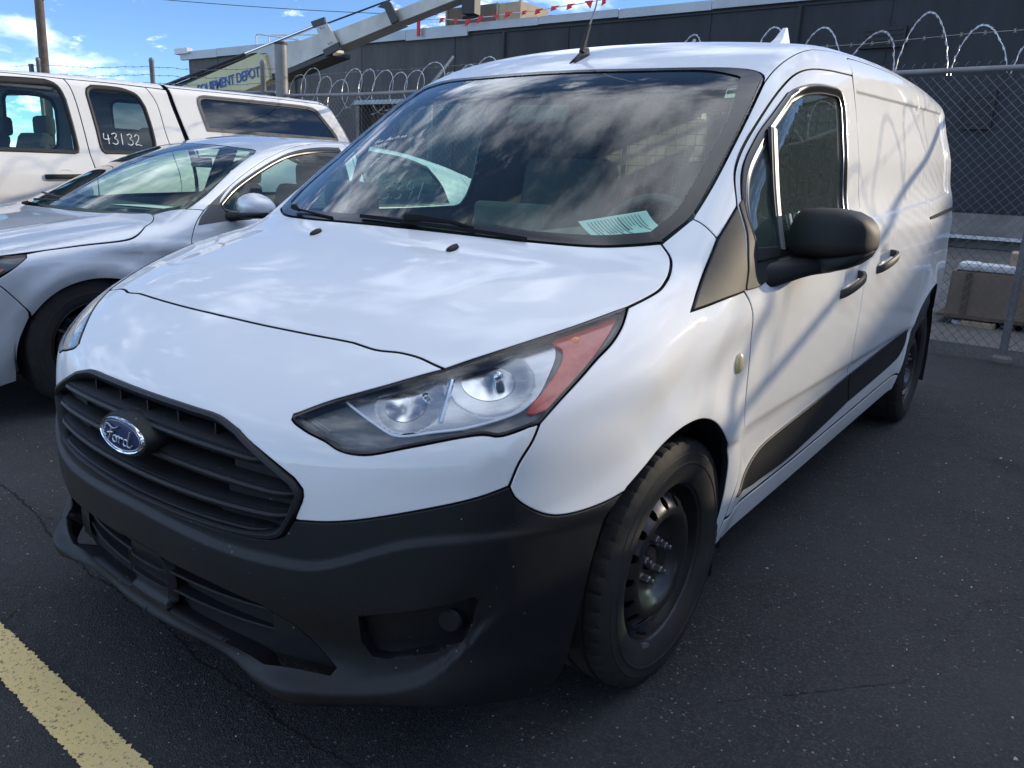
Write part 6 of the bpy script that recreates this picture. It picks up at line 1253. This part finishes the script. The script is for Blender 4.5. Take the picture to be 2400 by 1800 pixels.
# ---------------------------------------------------------------- pennant string
REDP=mat('red_pennant_cloth',(.62,.03,.035),.7); 
po=root('red_flag_pole',(-20.05,BY-.25,6.1),'short red flag pole at the roof edge holding the left end of the pennant string','pole')
MB().box((-20.05,BY-.28,6.52),(.13,.05,.85)).build('pole',REDP,po); b=MB(); b.add([(-20.4,BY-.3,6.66),(-20.05,BY-.34,6.80),(-19.7,BY-.3,6.64),(-20.05,BY-.3,6.58)],[(0,1,2,3)]); b.build('ribbon_knot',REDP,po)
pen=root('pennant_string',(-15,BY-.3,6.5),'string of small red triangular pennants running along the warehouse roof edge','bunting')
FLG=[(-18.83,6.531),(-18.224,6.45),(-17.607,6.406),(-17.061,6.46),(-16.424,6.45),(-15.831,6.496),(-15.178,6.482),(-14.591,6.489),(-13.954,6.526),(-13.355,6.54),(-12.71,6.578),(-12.104,6.603),(-11.512,6.592)]
k_=(BY-.3+.765)/(22+.765); P=[(-20.05,BY-.3,6.66)]+[(1.6+(x-1.6)*k_,BY-.3,1.234+(z-1.234)*k_+.06) for x,z in FLG]+[(-8,BY-.3,6.85),(-3,BY-.3,7.2)]
MB().tube(P,.014,4).build('cord',WHT,pen)
rs=random.Random(9)
for (x,y,z) in P[1:-2]:
    w_=rs.uniform(.14,.30); h_=rs.uniform(.10,.24); s_=rs.choice((-1,1)); MB().add([(x-w_*.6,y-.01,z+.04),(x+w_*.6,y-.01,z+.04),(x+s_*w_*.5,y-.10,z-h_),(x-s_*w_*.1,y+.03,z-h_*.4)],[(0,1,2),(0,2,3)]).build('pennant',REDP,pen,fix=False)
# ---------------------------------------------------------------- truck crane behind the fence
CG=mat('crane_grey_paint',(.66,.63,.57),.5,.1,nvar=.4,nscale=1.4,vcol=(.46,.43,.38)); CBLK=mat('crane_black',(.022,.022,.024),.5); CYEL=mat('crane_cream_paint',(.66,.61,.33),.5,nvar=.15,nscale=1)
crn=root('crane_boom',(-20,15,0),'weathered grey telescopic crane boom slanting up over the warehouse, cream side plate at its foot','crane')
def beam(name,m,A_,B_,h0,h1,dp,y=15.0,sub=None):
    """box beam between top-edge points A_,B_ (x,z) with heights h0,h1 measured down"""
    (xa,za),(xb,zb)=A_,B_; V=[(xa,y-dp/2,za),(xa,y+dp/2,za),(xa+.12*h0,y+dp/2,za-h0),(xa+.12*h0,y-dp/2,za-h0),(xb,y-dp/2,zb),(xb,y+dp/2,zb),(xb+.12*h1,y+dp/2,zb-h1),(xb+.12*h1,y-dp/2,zb-h1)]
    return MB().add(V,[(0,1,2,3),(4,7,6,5),(0,4,5,1),(3,2,6,7),(0,3,7,4),(1,5,6,2)]).build(name,m,crn)
beam('boom_base',CG,(-20.6,4.22),(-16.6,4.88),.72,.52,.6); beam('boom_middle',CG,(-16.4,4.86),(-14.0,5.27),.44,.36,.5); beam('boom_tip',CG,(-14.0,5.22),(-9.5,6.02),.30,.24,.4)
beam('boom_underside',CBLK,(-19.0,3.86),(-16.3,4.34),.16,.10,.64); beam('boom_foot',CBLK,(-25.2,3.60),(-20.3,4.40),.22,.16,.5); 
b=MB(); b.tube([(-20.2,14.66,4.48),(-16.9,14.66,5.05)],.05,10); b.build('hydraulic_rod',CHROME,crn,smooth=True)
b=MB(); b.tube([(-25,14.66,3.66),(-20.2,14.66,4.47)],.06,8); b.build('luffing_rod',CBLK,crn,smooth=True); b=MB(); b.tube([(-16.6,14.7,5.06),(-14.2,14.7,5.44),(-10,14.8,6.2)],.022,6); b.build('hoist_line',CBLK,crn,smooth=True)
def plate(name,m,P,y,th=.06): return MB().poly([(x,y,z) for x,z in P],th,(0,-1,0)).build(name,m,crn)
plate('boom_collar',CG,[(-16.95,5.06),(-16.45,5.06),(-16.0,4.50),(-16.52,4.28)],14.62); plate('collar_cap',CBLK,[(-17.1,5.14),(-16.55,5.22),(-16.5,5.05),(-17.0,4.98)],14.60); plate('collar_foot',CBLK,[(-16.6,4.38),(-15.95,4.55),(-15.9,4.38),(-16.5,4.20)],14.58)
plate('tip_collar',CBLK,[(-14.46,5.30),(-14.12,5.44),(-14.0,5.36),(-13.72,4.93),(-13.95,4.86),(-14.2,5.24)],14.6)
for x,z in ((-16.62,4.93),(-16.5,4.95),(-16.3,4.52),(-16.2,4.55)): MB().tube([(x,14.56,z),(x,14.52,z)],.022,8).build('bolt',GALV,crn)
plate('cream_side_plate',CYEL,[(-23.9,3.60),(-19.55,4.44),(-19.22,4.40),(-18.98,3.72),(-19.3,3.60),(-20.3,3.42)],14.60,.10)
b=MB(); b.add([(-17.75,BY-1.3,6.95),(-17.0,BY-1.3,6.95),(-16.85,BY-1.3,6.15),(-17.25,BY-1.3,6.1)],[(0,1,2,3)]); b=MB(); b.box((-11.65,15,5.35),(.35,.3,.75),rz=.2); b.build('boom_head',CBLK,crn)
fc=bpy.data.curves.new('equipment_lettering','FONT'); fc.body='EQUIPMENT DEPOT'; fc.size=.40; fc.extrude=.006; fc.offset=.004; fc.space_character=.92
BLUEP=mat('blue_sign_paint',(.02,.09,.38),.5); fc.materials.append(BLUEP); sl=math.atan2(.30,2.2)
fo=bpy.data.objects.new('tmp_text',fc); sc.collection.objects.link(fo); dg=bpy.context.evaluated_depsgraph_get(); tm=bpy.data.meshes.new_from_object(fo.evaluated_get(dg)); bpy.data.objects.remove(fo); tm.materials.clear(); tm.materials.append(BLUEP)
put('equipment_lettering',tm,crn,(-22.75,14.585,3.36),(R(90),-sl,0))
MB().tube([(-19.0,14.8,3.3),(-19.0,14.8,0)],.25,10).build('crane_turret',CBLK,crn,smooth=True)
b=MB(); b.box((-21.5,15.6,1.2),(7.5,2.3,.5)); b.box((-24,15.6,2.2),(1.9,2.3,1.9),bev=.15); b.build('carrier',CYEL,crn)
for x in (-24.2,-20.2,-18.9): 
    b=MB(); b.lathe([(-.2,.2),(-.2,.5),(.15,.53),(.2,.5),(.2,.2)],c=(x,14.5,.53),ax='y',n=24); b.build('wheel',RUBBER,crn,smooth=True)
# ---------------------------------------------------------------- utility pole and lines
WOOD=mat('pole_wood',(.17,.13,.10),.9,nvar=.4,nscale=3)
up_=root('utility_pole',(-31.7,14,0),'grey wooden utility pole at the left edge beyond the fence','pole')
MB().tube([(-32.2,14,0),(-31.95,14,5),(-31.62,14,12)],.15,14,rs=[.18,.165,.13]).build('shaft',WOOD,up_,smooth=True)
MB().box((-31.64,14,11.2),(2.4,.12,.14)).build('crossarm',WOOD,up_)
for x in (-32.7,-31.64,-30.6): MB().tube([(x,14,11.3),(x,14,11.42)],.05,8).build('insulator',CONC,up_)
for (A_,B_,sg_) in (((-31.6,14,7.2),(-14,34,8.6),.5),((-31.6,14,9.0),(2,30,10.5),.9),((-31.6,14,11.3),(20,16,11.6),1.0)):
    P=[Vector(A_).lerp(Vector(B_),t_)-Vector((0,0,sg_*math.sin(math.pi*t_))) for t_ in np.linspace(0,1,24)]; o=MB().tube(P,.013,5).build('overhead_wire',CBLK,up_,smooth=True)
for dx in (.0,.5): MB().tube([(-31.4+dx*.3,13.9,6.9),(-31.1+dx,13.8,6.72),(-30.8+dx*.6,13.9,6.95)],.02,5).build('cable_loop',CBLK,up_,smooth=True)
# ---------------------------------------------------------------- planter box and scrap behind the fence
bx=root('wooden_crate',(1.4,8.4,0),'long weathered plywood crate on the ground behind the fence at the right edge','crate')
for y in (8.10,9.1): MB().box((1.75,y,.31),(2.55,.025,.42)).build('side_board',PLYD if y>9 else mat('tan_board',(.27,.205,.15),.85,nvar=.3,nscale=3,vcol=(.20,.15,.11)),bx)
for x in (.475,3.02): MB().box((x,8.6,.31),(.025,1.0,.42)).build('end_board',MATS['tan_board'],bx)
MB().box((1.75,8.6,.085),(2.7,1.1,.03)).build('base_board',PLYD,bx)
for x in (.62,2.8): MB().box((x,8.075,.31),(.05,.02,.42)).build('batten',PLYD,bx)
for x in (.8,2.4): MB().box((x,8.6,.035),(.12,1.0,.066)).build('skid',PLYD,bx)
b=MB(); b.box((1.15,8.3,.565),(1.3,.30,.07),bev=.02); b.box((.60,8.25,.57),(.20,.26,.09),bev=.04); o=b.build('foam_sheets',WHT,None,smooth=True); tag(o,'white foam and plastic sheets lying on top of the plywood crate','foam sheets')
MB().box((1.35,8.6,.64),(.9,.5,.16),rz=.1).build('cardboard',PLY,None); tag(bpy.data.objects['cardboard'],'flattened cardboard on the white foam sheets behind the fence post','cardboard')
b=MB(); b.box((.78,8.05,.028),(.28,.10,.045),rz=-.15); o=b.build('wood_offcut',PLY,None); tag(o,'pale board offcut on the ground in front of the plywood crate','board')
b=MB(); b.box((.60,8.12,.022),(.10,.08,.036),rz=.6); o=b.build('foam_scrap',WHT,None); tag(o,'small white foam scrap beside the left end of the plywood crate','foam scrap')
sky_blk=root('sky_blocker',(14,3,0),'plain grey block added unseen far to the right of the van to screen off low sky','building')  # added unseen; blocks low sky to cut light and glare on the van
MB().box((15,3,2.4),(6,31,4.8)).build('wall',CONC,sky_blk); MB().box((15,3,4.85),(6.3,31.3,.14)).build('blocker_edge',FLASH,sky_blk)
# off-frame neighbour: the same kind of sedan parked on the other side of the van
def copy_tree(o,parent=None,off=Vector()):
    c=o.copy(); sc.collection.objects.link(c); c.parent=parent
    for ch in list(o.children): copy_tree(ch,c)
    return c
c2=copy_tree(sed); c2.location=Vector((3.42,2.75,0)); c2['label']='silver sedan parked on the driver side of the cargo van, outside the picture'; c2['group']='silver sedans'; sed['group']='silver sedans'
